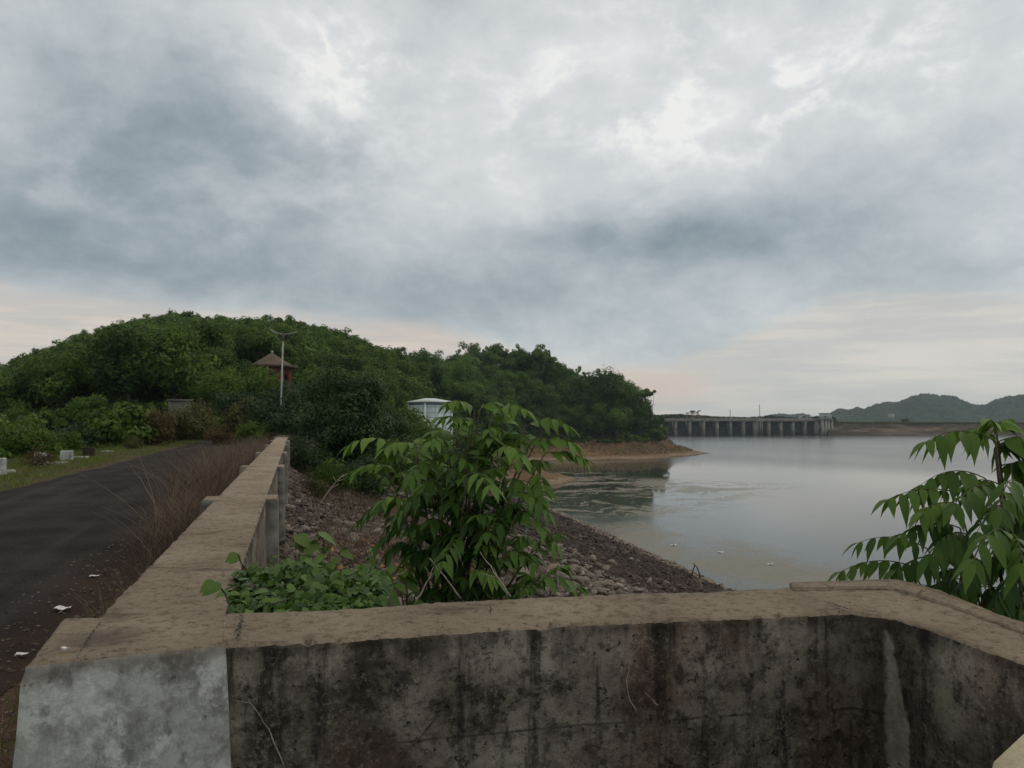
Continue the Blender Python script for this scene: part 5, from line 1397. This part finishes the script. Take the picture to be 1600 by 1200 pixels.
blue.rotation_euler = (0, 0, -YAW + 0.66)
tag(blue, "small pale blue square building with a low metal hip roof behind the trees", "building")
H_ = zt - bz
link("wall", MB().box((0, 0, H_ / 2 - 1.5), (4.9, 4.9, H_ + 3)).mesh("wall", M['paleblue']), blue)
for tx, ty in ((-2.44, -2.44), (2.44, -2.44), (-2.44, 2.44), (2.44, 2.44)):
    link("corner_trim", MB().box((tx, ty, H_ / 2 - 1.5), (.24, .24, H_ + 2.9)).mesh("corner_trim", M['dampale_']), blue)
link("wall_band", MB().box((0, 0, H_ - .32), (5.06, 5.06, .3)).mesh("wall_band", M['greyconc_']), blue)
mb = MB(); a = 2.75
mb.add([(-a, -a, H_), (a, -a, H_), (a, a, H_), (-a, a, H_), (-.9, 0, H_ + zr - zt), (.9, 0, H_ + zr - zt), (-a, -a, H_ - .15), (a, -a, H_ - .15), (a, a, H_ - .15), (-a, a, H_ - .15)],
       [[0, 1, 5, 4], [2, 3, 4, 5], [0, 6, 7, 1], [1, 7, 8, 2], [2, 8, 9, 3], [3, 9, 6, 0], [6, 9, 8, 7]], [[1, 2, 5], [3, 0, 4]])
M['tinroof'] = mat_simple("tin_roof", (0.42, 0.5, 0.5), (0.58, 0.64, 0.63), 1.5, 0.5)
link("roof", mb.mesh("roof", M['tinroof']), blue)

# grey concrete hut at the road end
hb = gp(281, 66.0); hut = bpy.data.objects.new("concrete_hut", None); COL.objects.link(hut); hut.location = [float(k) for k in hb]; hut.rotation_euler = (0, 0, 0.2)
tag(hut, "small grey-green concrete hut half hidden by bushes at the road's end", "hut")
M['greyconc'] = mat_simple("grey_concrete", (0.085, 0.095, 0.07), (0.15, 0.155, 0.125), 1.0, 0.9)
zt = EYE + (HOR - 627) / F * 66 - hb[2]
link("wall", MB().box((0, 0, zt / 2 - .5), (1.7, 1.6, zt + 1)).mesh("wall", M['greyconc']), hut)
link("roof_slab", MB().box((0, 0, zt + .07), (1.9, 1.8, .14)).mesh("roof_slab", M['greyconc']), hut)

# ------------------------------------------------------------------ spillway dam
M['damconc'] = mat_simple("dam_concrete", (0.13, 0.125, 0.112), (0.27, 0.255, 0.23), 0.2, 0.9)
M['damface'] = mat_simple("dam_gate", (0.02, 0.018, 0.021), (0.055, 0.05, 0.052), 0.15, 0.85)
M['dampale'] = mat_simple("dam_railing", (0.26, 0.25, 0.225), (0.38, 0.37, 0.34), 0.4, 0.85)
dA = rgt * ((1008 - 800) / F * 825) + fwd * 825; dB = rgt * ((1279 - 800) / F * 860) + fwd * 860
ddir = (dB - dA)[:2]; DL = float(np.linalg.norm(ddir)); ddir /= DL; dn = np.array([ddir[1], -ddir[0]])   # dn faces us
drz = math.atan2(ddir[1], ddir[0])
def on_dam(u):
    X = (u - 800) / F
    # solve intersection of column ray with dam line
    rd = (rgt * X + fwd)[:2]; A_ = np.array([[rd[0], -ddir[0]], [rd[1], -ddir[1]]]); t, s = np.linalg.solve(A_, dA[:2]); return s
dam = bpy.data.objects.new("spillway_dam", None); COL.objects.link(dam); dam.location = (float(dA[0]), float(dA[1]), ZW); dam.rotation_euler = (0, 0, drz)
tag(dam, "long concrete spillway dam with a row of gates and piers across the lake", "dam")
zd = EYE - 0.1 - ZW   # deck top above the water
mb = MB().box((DL / 2, 0, zd - .9), (DL, 9, 1.6)).box((DL / 2, -4.2, zd - 1.95), (DL, .6, .5))
link("deck", mb.mesh("deck", M['damconc']), dam)
pu_ = [1031, 1054, 1076, 1097.4, 1118.6, 1139.4, 1159.6, 1179, 1199, 1218, 1237, 1255.4, 1276]
ps = [on_dam(u) for u in pu_]
for i, s in enumerate(ps):
    wd = 6.0 if i == 7 else (8.0 if i == 12 else 2.7)
    mb = MB().box((s, -.1, (zd - 1.7) / 2 - 1.2), (wd, 7, zd - 1.7 + 2.4)).box((s, -2.1, zd - 2.5), (wd + 1.0, 4.2, 1.3))
    if i == 7: mb.box((s + 3.6, -5.2, (zd - 2) / 2 - 1), (1.0, 1.0, zd)).box((s + 5.8, -5.2, (zd - 2) / 2 - 1), (.8, .8, zd))
    link("pier", mb.mesh("pier", M['damconc']), dam)
for i in range(len(ps) + 0):
    s0 = ps[i - 1] + 1.5 if i else on_dam(1012); s1 = ps[i] - 1.5
    # curved gate leaf
    m_ = 8; rows = []
    for j in range(m_ + 1):
        t = j / m_; z = -2 + (zd - 2.4 + 2) * t; y = 1.2 + 2.6 * math.sin(t * PI * .5) ** 2
        rows.append([(s0, y, z), (s1, y, z)])
    V = np.array(rows).reshape(-1, 3); q = [[2 * j, 2 * j + 1, 2 * j + 3, 2 * j + 2] for j in range(m_)]
    W = V + np.array([0, .5, 0]); mb = MB().add(np.concatenate([V, W]), q + [[x + len(V) for x in r[::-1]] for r in q])
    for zz in (3, 7, 11): mb.box(((s0 + s1) / 2, 1.3, zz), (s1 - s0, .8, .5))
    link("gate", mb.mesh("gate", M['damface']), dam)
mb = MB().box((DL / 2, -4.3, zd + .75), (DL, .25, .22)).box((DL / 2, -4.3, zd + .25), (DL, .2, .25))
for s in np.arange(1, DL, 2.9): mb.box((s, -4.3, zd + .5), (.9, .35, 1.0 + .5 * (int(s * 7) % 3 == 0)))
link("railing", mb.mesh("railing", M['dampale']), dam)

def damp(u, back=0.0, z=0.0):
    s = on_dam(u); return np.array([dA[0] + ddir[0] * s - dn[0] * back, dA[1] + ddir[1] * s - dn[1] * back, z])
# gantry crane on the deck
cr = bpy.data.objects.new("gantry_crane", None); COL.objects.link(cr); cr.location = [float(k) for k in damp(1083, 0, ZW + zd)]; cr.rotation_euler = (0, 0, drz)
tag(cr, "rusty gantry crane standing on the dam's deck", "crane")
M['crane'] = mat_simple("crane_steel", (0.16, 0.09, 0.06), (0.30, 0.2, 0.14), .5, .8)
mb = MB()
for (x0, x1) in ((-7.5, -7.0), (-2.4, -1.4), (1.0, 0.2), (6.2, 5.2)):
    mb.tube([(x0, -2.5, -.3), (x1, -1.5, 6.6)], .38, 5).tube([(x0, 2.5, -.3), (x1, 1.5, 6.6)], .38, 5)
link("frame", mb.mesh("frame", M['crane']), cr)
link("beam", MB().box((-1, 0, 6.9), (14, 3.2, .9)).mesh("beam", M['crane']), cr)
link("cab", MB().box((-.8, 0, 8.7), (5.2, 3, 1.5)).box((-.8, 0, 7.8), (2.2, 2, 1.2)).mesh("cab", M['rust']), cr)
link("boom", MB().tube([(3.5, 0, 7.2), (7.2, 0, 9.4)], .6, 5).box((7.0, 0, 9.2), (2.6, 2, 1.0)).mesh("boom", M['rust']), cr)
# gate-house tower at the dam's end
M['house'] = mat_simple("house_plaster", (0.30, 0.36, 0.35), (0.40, 0.46, 0.45), .3, .85)
tw = bpy.data.objects.new("intake_tower", None); COL.objects.link(tw); p = damp(1284.5, -6, ZW); tw.location = [float(k) for k in p]; tw.rotation_euler = (0, 0, drz)
tag(tw, "pale grey-green gate house on tall legs in the water at the dam's right end", "gate house")
link("house", MB().box((0, 0, zd + 3.4), (10.5, 8, 5.8)).mesh("house", M['house']), tw)
link("floor_slab", MB().box((.5, 0, zd + .1), (15, 9.5, .8)).mesh("floor_slab", M['damconc']), tw)
link("roof", MB().box((-1.0, 0, zd + 6.6), (9.5, 9.5, .5)).box((5.0, 0, zd + 6.2), (3.5, 9.5, .5)).mesh("roof", M['damconc']), tw)
link("window", MB().box((-2.6, -4.05, zd + 3.0), (1.6, .2, 1.6)).mesh("window", M['void']), tw)
for lx in (-5, -1, 2.4, 6.4):
    link("leg", MB().box((lx, -2, zd / 2 - 1.5), (1.6 if lx > 0 else 2.6, 2.2, zd + 2.4)).mesh("leg", M['dampale']), tw)
ho = bpy.data.objects.new("control_house", None); COL.objects.link(ho); p = damp(1264, 9, ZW + zd); ho.location = [float(k) for k in p]; ho.rotation_euler = (0, 0, drz)
tag(ho, "small two-part control house on the dam left of the gate house", "house")
link("wall", MB().box((-3.4, 0, 1.8), (5.2, 6, 5.6)).box((3.0, 0, 1.4), (5.0, 6, 4.8)).mesh("wall", M['house']), ho)
link("roof", MB().box((-3.4, 0, 4.9), (6.6, 7, .5)).box((3.2, 0, 4.1), (6.2, 7, .5)).mesh("roof", M['dampale']), ho)
link("window", MB().box((-3.2, -3.1, 2.6), (3.4, .25, 1.3)).box((3.0, -3.1, 1.9), (3.0, .25, 1.2)).mesh("window", M['void']), ho)
# masts
for (u, vt, lab) in ((1179, 640, "shorter thin mast behind the middle of the dam"), (1228, 632, "taller thin mast behind the dam, nearer the gate house")):
    p = damp(u, 60, -18); top = EYE + (HOR - vt) / F * 900
    ms = bpy.data.objects.new("lattice_mast", None); COL.objects.link(ms); ms.location = [float(k) for k in p]; tag(ms, lab, "mast", "masts behind the dam")
    h = top + 18; mb = MB()
    for a in range(3):
        x, y = math.cos(a * 2.09), math.sin(a * 2.09); mb.tube([(x * .8, y * .8, 0), (x * .35, y * .35, h)], .16, 4)
    for j in range(14): z = h * (j + .5) / 14; mb.box((0, 0, z), (1.0, 1.0, .15))
    link("frame", mb.mesh("frame", M['galv']), ms)

# earth embankment right of the dam
eA = damp(1268, 0, 0)[:2]; eD = 860.0
pts_u = [1296, 1330, 1380, 1440, 1500, 1560, 1600, 1660, 1800, 2100, 2600]
M['earthdam'] = None
def mat_earth():
    m, N, b, _ = new_mat("earth_dam_face"); p = pos(N); z = N.xyz(p)[2]
    n = N.noise(N.scalev(p, (.025, .025, .2)), 1.0, 8, .72); f = N.noise(N.scalev(p, (1, 1, 2)), .25, 6, .75)
    t = N.m('ADD', N.m('MULTIPLY', N.mapr(n, .32, .66), .75), N.m('MULTIPLY', N.m('SUBTRACT', f, .5), .9))
    t = N.m('ADD', t, .1)
    col = N.ramp(t, [(.3, (.05, .037, .031)), (.6, (.10, .075, .06)), (.85, (.2, .16, .125))])
    col = N.mix(N.mapr(z, -6, -2.5, 0, .55), col, (.05, .045, .025))
    col = N.mix(N.mapr(z, ZW + 6, ZW + 3.5, 0, .55), col, (.05, .036, .033))
    fin(N, b, col, .95, N.bump(f, .8, 1.0), .1); return m
M['earthdam'] = mat_earth()
rows = []
us_ = np.concatenate([np.linspace(1293, 1600, 120), np.linspace(1605, 2600, 60)])
for i, u in enumerate(us_):
    Dd = 862 + (u - 1293) * 0.05
    rd = rgt * ((u - 800) / F) + fwd
    j = fbm(u / 9, 0.0, 55, 4)
    zt_ = EYE - (660.3 + 1.0 * min(1, max(0, (u - 1293) / 300)) - HOR) / F * Dd + 0.8 * j
    prof = [(Dd - 34, ZW - 3), (Dd - 20 + 2 * j, ZW + 1.5), (Dd - 9, ZW + 6.5 + j), (Dd, zt_ - 1.0), (Dd + 2, zt_), (Dd + 9, zt_), (Dd + 45, -20)]
    rows.append([(*(rd * d)[:2], z) for d, z in prof])
V = np.array(rows); n_, m_ = V.shape[:2]; idx = np.arange(n_ * m_).reshape(n_, m_)
q = np.stack([idx[:-1, :-1], idx[1:, :-1], idx[1:, 1:], idx[:-1, 1:]], -1).reshape(-1, 4)
link("embankment", mesh_np("embankment", V.reshape(-1, 3), [q, np.array([idx[0]])], M['earthdam']), kind="structure")

mb = MB(); ue = rs_.uniform(1294, 1640, 5200); de = 862 + (ue - 1293) * .05 + rs_.uniform(-3, 5, 5200)
pe = np.array([(rgt * ((u - 800) / F) + fwd) * d_ for u, d_ in zip(ue, de)]); pe[:, 2] = EYE - (660.5 + np.clip((ue - 1293) / 300, 0, 1) - HOR) / F * de - .5
V, q, a = blades(pe, .5, 2.2, .4, .5, rs_, 1, (.25, .2)); mb.add(V, q, a=a)
link("crest_scrub", mb.mesh("crest_scrub", M['leaf_olive'], False, True), kind="stuff", label="low scrub along the crest of the far embankment")
# far treeline behind the dam and along the embankment
M['leaf_far'] = mat_leaf("far_leaf", (0.014, 0.026, 0.012), (0.04, 0.062, 0.026), 0.1, 0.2)
base = [crown(700 + i, (9, 9, 5), 5.5, 14, 420, 1.9) for i in range(4)]
Vs, Qs, As = [], [], []; c = 0
rs4 = np.random.default_rng(77)
for k in range(330):
    u = rs4.uniform(1005, 1300); D = rs4.uniform(930, 1010)
    vt = np.interp(u, [1005, 1030, 1060, 1090, 1130, 1170, 1200, 1230, 1250, 1290, 1300], [645, 648, 647, 648, 651, 652, 649, 651, 653, 648, 650]) + rs4.uniform(-1.2, 2.5)
    top = EYE + (HOR - vt) / F * D
    V, q, a, _, _ = base[k % 4]; s = rs4.uniform(.6, 1.1); p = rgt * ((u - 800) / F * D) + fwd * D
    W = V * s; W[:, 2] += top - W[:, 2].max(); Vs.append(W + np.array([p[0], p[1], 0])); Qs.append(q + c); As.append(a); c += len(V)
link("far_treeline", mesh_np("far_treeline", np.concatenate(Vs), np.concatenate(Qs), M['leaf_far'], False, np.concatenate(As)), kind="stuff", label="dark far treeline behind the dam")
for k, (u, D, vt, w, lab, mt) in enumerate([(1298, 905, 648, 12, "round tree just right of the gate house behind the embankment", 'leaf_far'), (1413, 905, 652, 13, "brownish bush clump on the embankment's crest", 'leaf_rust')]):
    p = rgt * ((u - 800) / F * D) + fwd * D; top = EYE + (HOR - vt) / F * D; b = -4.0
    h = top - b; cm, tm = tree_proto("f", 720 + k, (w * .55, w * .5, h * .4), h, 9, 700, 1.3, M[mt], .4, zc=h * .55)
    place_tree("far_tree", cm, tm, (p[0], p[1], b), k, 1, lab)

# ------------------------------------------------------------------ far hills
M['farhill'] = mat_simple("far_forest", (0.005, 0.013, 0.010), (0.026, 0.042, 0.024), 0.02, 0.95, 0.3, 9)
def hill_range(prof_u, prof_v, D0, depth, seed, u0, u1, nu):
    uu_ = np.linspace(u0, u1, nu); hv = np.interp(uu_, prof_u, prof_v)
    ds = np.concatenate([np.linspace(-1, 0, 80), np.linspace(0.06, 1, 10)])
    V = []
    for i, d in enumerate(ds):
        D = D0 + d * depth
        ridge = EYE + (HOR - hv) / F * (D0)
        base_z = -20.0
        k = np.cos(np.clip(d, -1, 1) * PI / 2) ** 1.1
        spur = 1 + (0.30 * fbm(uu_ / 28 + d * .6, d * 2.2 + uu_ * 0, seed, 4)) * (1 - k) * 2
        X = (uu_ - 800) / F * D
        z = base_z + (ridge - base_z) * k * np.clip(spur, .4, 1.5 if k < .9 else 1)
        z = z + (np.abs(fbm(X / 11, D / 11 + uu_ * 0, seed + 5, 3))) * 14 * (0.35 + .65 * k) - 4
        p = rgt[None, :2] * X[:, None] + fwd[None, :2] * D
        V.append(np.c_[p, z])
    V = np.stack(V); n_, m_ = V.shape[:2]; idx = np.arange(n_ * m_).reshape(n_, m_)
    q = np.stack([idx[:-1, :-1], idx[:-1, 1:], idx[1:, 1:], idx[1:, :-1]], -1).reshape(-1, 4)
    return V.reshape(-1, 3), q
HU = [1262, 1275, 1290, 1300, 1313, 1325, 1340, 1350, 1370, 1390, 1405, 1425, 1445, 1460, 1475, 1490, 1505, 1525, 1540, 1560, 1580, 1600, 1650, 1720, 1800, 1950]
HV = [672, 660, 650, 645, 638.5, 641.5, 637, 640, 632, 629, 629.5, 621, 616, 618, 620, 619.5, 627, 634.5, 633, 624, 620, 618, 612, 618, 632, 660]
V, q = hill_range(HU, HV, 2500, 900, 3, 1255, 1960, 800)
link("hills", mesh_np("hills", V, q, M['farhill'], False), kind="structure")
V, q = hill_range([1150, 1190, 1200, 1215, 1240, 1255, 1270, 1300], [680, 660, 650, 647, 648, 646, 652, 672], 3000, 500, 8, 1150, 1310, 110)
link("hills", mesh_np("hills", V, q, M['farhill'], False), kind="structure")
for (u, v, w, lab) in ((1424, 640, 9, "tiny white building halfway up the far hill"), (1393, 648, 10, "tiny low pale building at the far hill's foot")):
    b = PD(u, v + 1, 2050.0 if v < 645 else 1750.0)
    hh_ = bpy.data.objects.new("hill_house", None); COL.objects.link(hh_); hh_.location = [float(k) for k in b]; hh_.rotation_euler = (0, 0, -YAW); tag(hh_, lab, "house")
    link("wall", MB().box((0, 0, -3), (w, 6, 12)).mesh("wall", M['dampale']), hh_)
    link("roof", MB().box((0, 0, 3.3), (w + 1, 7, .6)).mesh("roof", M['dampale']), hh_)

# ------------------------------------------------------------------ cream sack at the bay wall
M['cream'] = mat_simple("cream_cloth", (0.50, 0.44, 0.30), (0.60, 0.54, 0.39), 9, .85, .5, .01)
sk = PD(1775, 1200, 1.42); 
mb = MB(); k = 40; prof = [(0.02, 1.045), (.05, 1.05), (.075, 1.02), (.10, .985), (.16, .94), (.21, .87), (.235, .75), (.25, .5), (.25, .2), (.22, .03), (0.02, .01)]
mb.lathe(prof, k)
V = mb.V[0]; th_ = np.arctan2(V[:, 1], V[:, 0]); fo = np.clip((V[:, 2] - .55) / .4, 0, 1)
rad = 1 + fo * (.13 * np.sin(th_ * 7 + 1) + .07 * np.sin(th_ * 13)) + .03 * np.sin(V[:, 2] * 14 + th_ * 2)
V[:, 0] *= rad; V[:, 1] *= rad; mb.V[0] = V
me = mb.mesh("cloth_sack", M['cream'], True)
link("cloth_sack", me, loc=(sk[0], sk[1], 0.008), label="cream cloth sack standing at the lower right corner before the bay wall", cat="sack")
# ------------------------------------------------------------------ sky
world = bpy.data.worlds.new("World"); sc.world = world; world.use_nodes = True
wt = world.node_tree; wt.nodes.clear(); N = NT(wt)
out = N.n('ShaderNodeOutputWorld'); bg = N.n('ShaderNodeBackground')
SUN_AZ = YAW + math.radians(72); SUN_EL = math.radians(38)
sky = N.n('ShaderNodeTexSky', sky_type='NISHITA'); sky.sun_disc = False; sky.sun_elevation = SUN_EL; sky.sun_rotation = SUN_AZ
d = N.vm('NORMALIZE', N.n('ShaderNodeTexCoord').outputs['Generated'])
cF = N.vm('DOT_PRODUCT', d, tuple(fwd)); cR = N.vm('DOT_PRODUCT', d, tuple(rgt)); cz_ = N.xyz(d)[2]
zc_ = N.m('MAXIMUM', cz_, 0.0)
inv = N.m('DIVIDE', 1.0, N.m('ADD', zc_, 0.36))
cl = N.comb(N.m('MULTIPLY', cR, inv), N.m('MULTIPLY', cF, inv), 0.0)   # cloud-deck coordinates
warp = N.noise(cl, 1.5, 4, .6); warp2 = N.noise(N.vm('ADD', cl, (7.3, 2.1, 3.3)), 1.5, 4, .6)
AZ = N.m('ADD', N.m('ARCTAN2', cR, cF), N.m('MULTIPLY', N.m('SUBTRACT', warp, .5), .34))
EL = N.m('ADD', N.m('ARCSINE', cz_), N.m('MULTIPLY', N.m('SUBTRACT', warp2, .5), N.m('ADD', .03, N.m('MULTIPLY', zc_, .30))))
def blob(u, v, su, sv, amp):
    a = math.atan((u - 800) / F); r_ = math.hypot(F, u - 800); e = math.atan((HOR - v) / r_)
    sa = su / F * math.cos(a) ** 2; se = sv / F
    x = N.m('DIVIDE', N.m('SUBTRACT', AZ, a), sa); y = N.m('DIVIDE', N.m('SUBTRACT', EL, e), se)
    s = N.m('ADD', N.m('MULTIPLY', x, x), N.m('MULTIPLY', y, y))
    return N.m('MULTIPLY', N.m('EXPONENT', N.m('MULTIPLY', s, -0.5)), amp)
blobs = [
 # dark masses
 (300, 220, 170, 70, -.32), (60, 320, 170, 60, -.24), (130, 400, 260, 36, -.15), (500, 420, 260, 45, -.13), (740, 450, 220, 40, -.14), (880, 500, 240, 36, -.18), (960, 365, 120, 34, -.30),
 (1130, 375, 120, 28, -.26), (1400, 290, 130, 50, -.13), (1480, 420, 200, 36, -.14), (130, 40, 160, 40, -.10), (600, 250, 70, 25, -.10), (1200, 330, 300, 60, -.06), (640, 60, 80, 30, -.06),
 # bright gaps
 (470, 40, 50, 40, .12), (515, 85, 50, 26, .14), (440, 175, 22, 32, .12), (520, 145, 60, 16, .16), (630, 95, 60, 20, .16), (700, 245, 70, 22, .16), (770, 275, 50, 30, .10), (740, 160, 80, 30, .10), (945, 40, 60, 40, .14), (1000, 100, 40, 30, .12),
 (1000, 185, 100, 36, .10), (1090, 170, 60, 30, .16), (1165, 60, 40, 30, .14), (1330, 100, 80, 40, .09), (1500, 120, 120, 40, .05), (850, 120, 160, 70, .10), (1100, 260, 160, 30, .10), (240, 330, 70, 18, .07), (720, 350, 120, 22, .06),
 (100, 285, 60, 14, .05),
]
L = None
for bl in blobs:
    o = blob(*bl); L = o if L is None else N.m('ADD', L, o)
# broad light: brighter to the upper right, duller to the left and behind us
L = N.m('ADD', L, N.mapr(N.m('ARCTAN2', cR, cF), -0.75, 0.25, -.04, .06, smooth=True))
L = N.m('ADD', L, N.mapr(cF, -.6, .4, -.02, 0))
L = N.m('ADD', L, N.mapr(cz_, .12, .42, -.02, .06))
L = N.m('ADD', L, N.mapr(cz_, .5, .8, 0, .25))  # unseen sky overhead, brightened to throw more light on the foreground
ang = N.comb(N.m('MULTIPLY', N.m('ARCTAN2', cR, cF), 1.0), N.m('MULTIPLY', N.m('ARCSINE', cz_), 1.55), N.m('MULTIPLY', warp, .15))
n1 = N.noise(ang, 3.6, 10, .63, dist=.3); n2 = N.noise(N.vm('ADD', ang, (3.1, 9.2, 0)), 9.0, 10, .66, dist=.2)
bil = N.m('ABSOLUTE', N.m('SUBTRACT', N.noise(N.vm('ADD', ang, (1.7, 4.2, 1)), 6.0, 8, .56, dist=.3), .5))
L = N.m('ADD', L, N.m('MULTIPLY', N.m('SUBTRACT', n1, .5), .52))
L = N.m('ADD', L, N.m('MULTIPLY', N.m('SUBTRACT', n2, .5), .40))
a1 = N.noise(N.vm('ADD', ang, (5.5, 1.2, 2)), 5.2, 9, .60, dist=.35); a2 = N.noise(N.vm('ADD', ang, (5.5, 1.2 + .045, 2)), 5.2, 9, .60, dist=.35)
L = N.m('ADD', L, N.m('MULTIPLY', N.m('SUBTRACT', a1, a2), .42))
L = N.m('ADD', L, N.m('SUBTRACT', .05, N.m('MULTIPLY', bil, .45)))
veins = None
for bl in [(480, 110, 90, 90, 1), (640, 110, 90, 50, .8), (720, 250, 90, 40, 1), (990, 110, 110, 90, 1.1), (1090, 180, 130, 50, 1.1), (1330, 110, 150, 60, .8), (1520, 60, 120, 60, .7), (90, 270, 90, 50, .35), (300, 320, 120, 40, .3)]:
    o = blob(*bl); veins = o if veins is None else N.m('ADD', veins, o)
vn = N.m('EXPONENT', N.m('MULTIPLY', N.m('MULTIPLY', bil, bil), -420.0))
vn = N.m('MULTIPLY', vn, N.mapr(n2, .35, .6, .2, 1))
L = N.m('ADD', L, N.m('MULTIPLY', N.m('MULTIPLY', vn, veins), .19))
L = N.m('ADD', L, .50)
col = N.ramp(L, [(0.0, (.21, .26, .30)), (.20, (.315, .37, .405)), (.40, (.46, .505, .53)), (.58, (.60, .635, .65)), (.78, (.72, .74, .745)), (1.05 / 1.05, (.90, .90, .875))])
# clear warm strip under the cloud base, its edge dropping to the right
azr = N.m('ARCTAN2', cR, cF)
def rowel(u, v): return math.atan((HOR - v) / math.hypot(F, u - 800))
nd = N.n('ShaderNodeFloatCurve'); cv = nd.mapping.curves[0]
edge = [(-200, 420), (0, 432), (160, 446), (330, 470), (520, 488), (700, 510), (860, 552), (1000, 572), (1100, 545), (1250, 480), (1400, 455), (1600, 450), (1800, 450)]
pts = [(0.5 + math.atan((u - 800) / F) / 2.0, rowel(u, v) * 4) for u, v in edge]
while len(cv.points) < len(pts): cv.points.new(.5, .5)
for p_, (x, y) in zip(cv.points, pts): p_.location = (x, y)
nd.mapping.update()
N.put(nd.inputs['Value'], N.m('ADD', .5, N.m('MULTIPLY', azr, .5)))
edgeEl = N.m('MULTIPLY', nd.outputs[0], .25)
hd = N.m('SUBTRACT', edgeEl, N.m('ADD', N.m('ARCSINE', cz_), N.m('MULTIPLY', N.m('SUBTRACT', n1, .5), .07)))
stripm = N.mapr(hd, -.010, .022, 0, 1)
fine_ = N.noise(N.comb(N.m('MULTIPLY', azr, 3.0), N.m('MULTIPLY', cz_, 30.0), 0.0), 1.6, 6, .6)
warm = N.mix(N.mapr(azr, -.1, .42, 0, 1), (.72, .63, .545), (.73, .665, .585))
warm = N.mix(N.mapr(fine_, .40, .58, 0, .6), warm, (.50, .495, .49))
pk = N.m('MAXIMUM', blob(1005, 603, 60, 14, .8), blob(660, 515, 80, 20, .6))
warm = N.mix(pk, warm, (.74, .56, .46))
right_soft = N.mapr(azr, .1, .3, .93, .72)
col = N.mix(N.m('MULTIPLY', stripm, right_soft), col, warm)
col = N.mix(N.mapr(cz_, .45, .75, 0, 1), col, (1.14, 1.0, .85), 'MULTIPLY')  # unseen overhead sky tinted warm to warm the light on the scene
# below the horizon
col = N.mix(N.mapr(cz_, -.12, -.02, 1, 0), col, (.16, .16, .15))
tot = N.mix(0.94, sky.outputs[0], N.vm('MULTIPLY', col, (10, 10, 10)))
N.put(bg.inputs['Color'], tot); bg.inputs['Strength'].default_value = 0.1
wt.links.new(bg.outputs[0], out.inputs[0])
world.cycles.sampling_method = 'MANUAL'; world.cycles.sample_map_resolution = 512

sun_d = bpy.data.lights.new("sun", 'SUN'); sun_d.energy = 0.55; sun_d.angle = math.radians(25); sun_d.color = (1.0, .95, .88)
sun = bpy.data.objects.new("sun", sun_d); COL.objects.link(sun)
sd = Vector((math.sin(SUN_AZ) * math.cos(SUN_EL), math.cos(SUN_AZ) * math.cos(SUN_EL), math.sin(SUN_EL)))
sun.rotation_euler = (-sd).to_track_quat('-Z', 'Y').to_euler(); sun.location = (0, 0, 300)

# ------------------------------------------------------------------ haze
hm = bpy.data.materials.new("haze_air"); hm.use_nodes = True; t = hm.node_tree; t.nodes.clear()
ho_ = t.nodes.new('ShaderNodeOutputMaterial'); pv_ = t.nodes.new('ShaderNodeVolumePrincipled')
pv_.inputs['Color'].default_value = (.70, .90, 1.0, 1); pv_.inputs['Density'].default_value = 0.00009; pv_.inputs['Anisotropy'].default_value = 0.0
t.links.new(pv_.outputs[0], ho_.inputs['Volume'])
mb = MB().box((0, 0, 60), (8800, 8800, 170))
link("haze", mb.mesh("haze", hm), kind="stuff", label="pale blue haze over the lake and far hills")

# ------------------------------------------------------------------ render
sc.view_settings.view_transform = 'Standard'; sc.view_settings.look = 'None'; sc.view_settings.exposure = 0; sc.view_settings.gamma = 1
sc.view_settings.use_curve_mapping = False
sc.render.engine = 'CYCLES'
c = sc.cycles
c.max_bounces = 6; c.diffuse_bounces = 3; c.glossy_bounces = 3; c.transmission_bounces = 3; c.volume_bounces = 1; c.transparent_max_bounces = 4
c.use_denoising = True
c.caustics_reflective = False; c.caustics_refractive = False
c.sample_clamp_indirect = 4
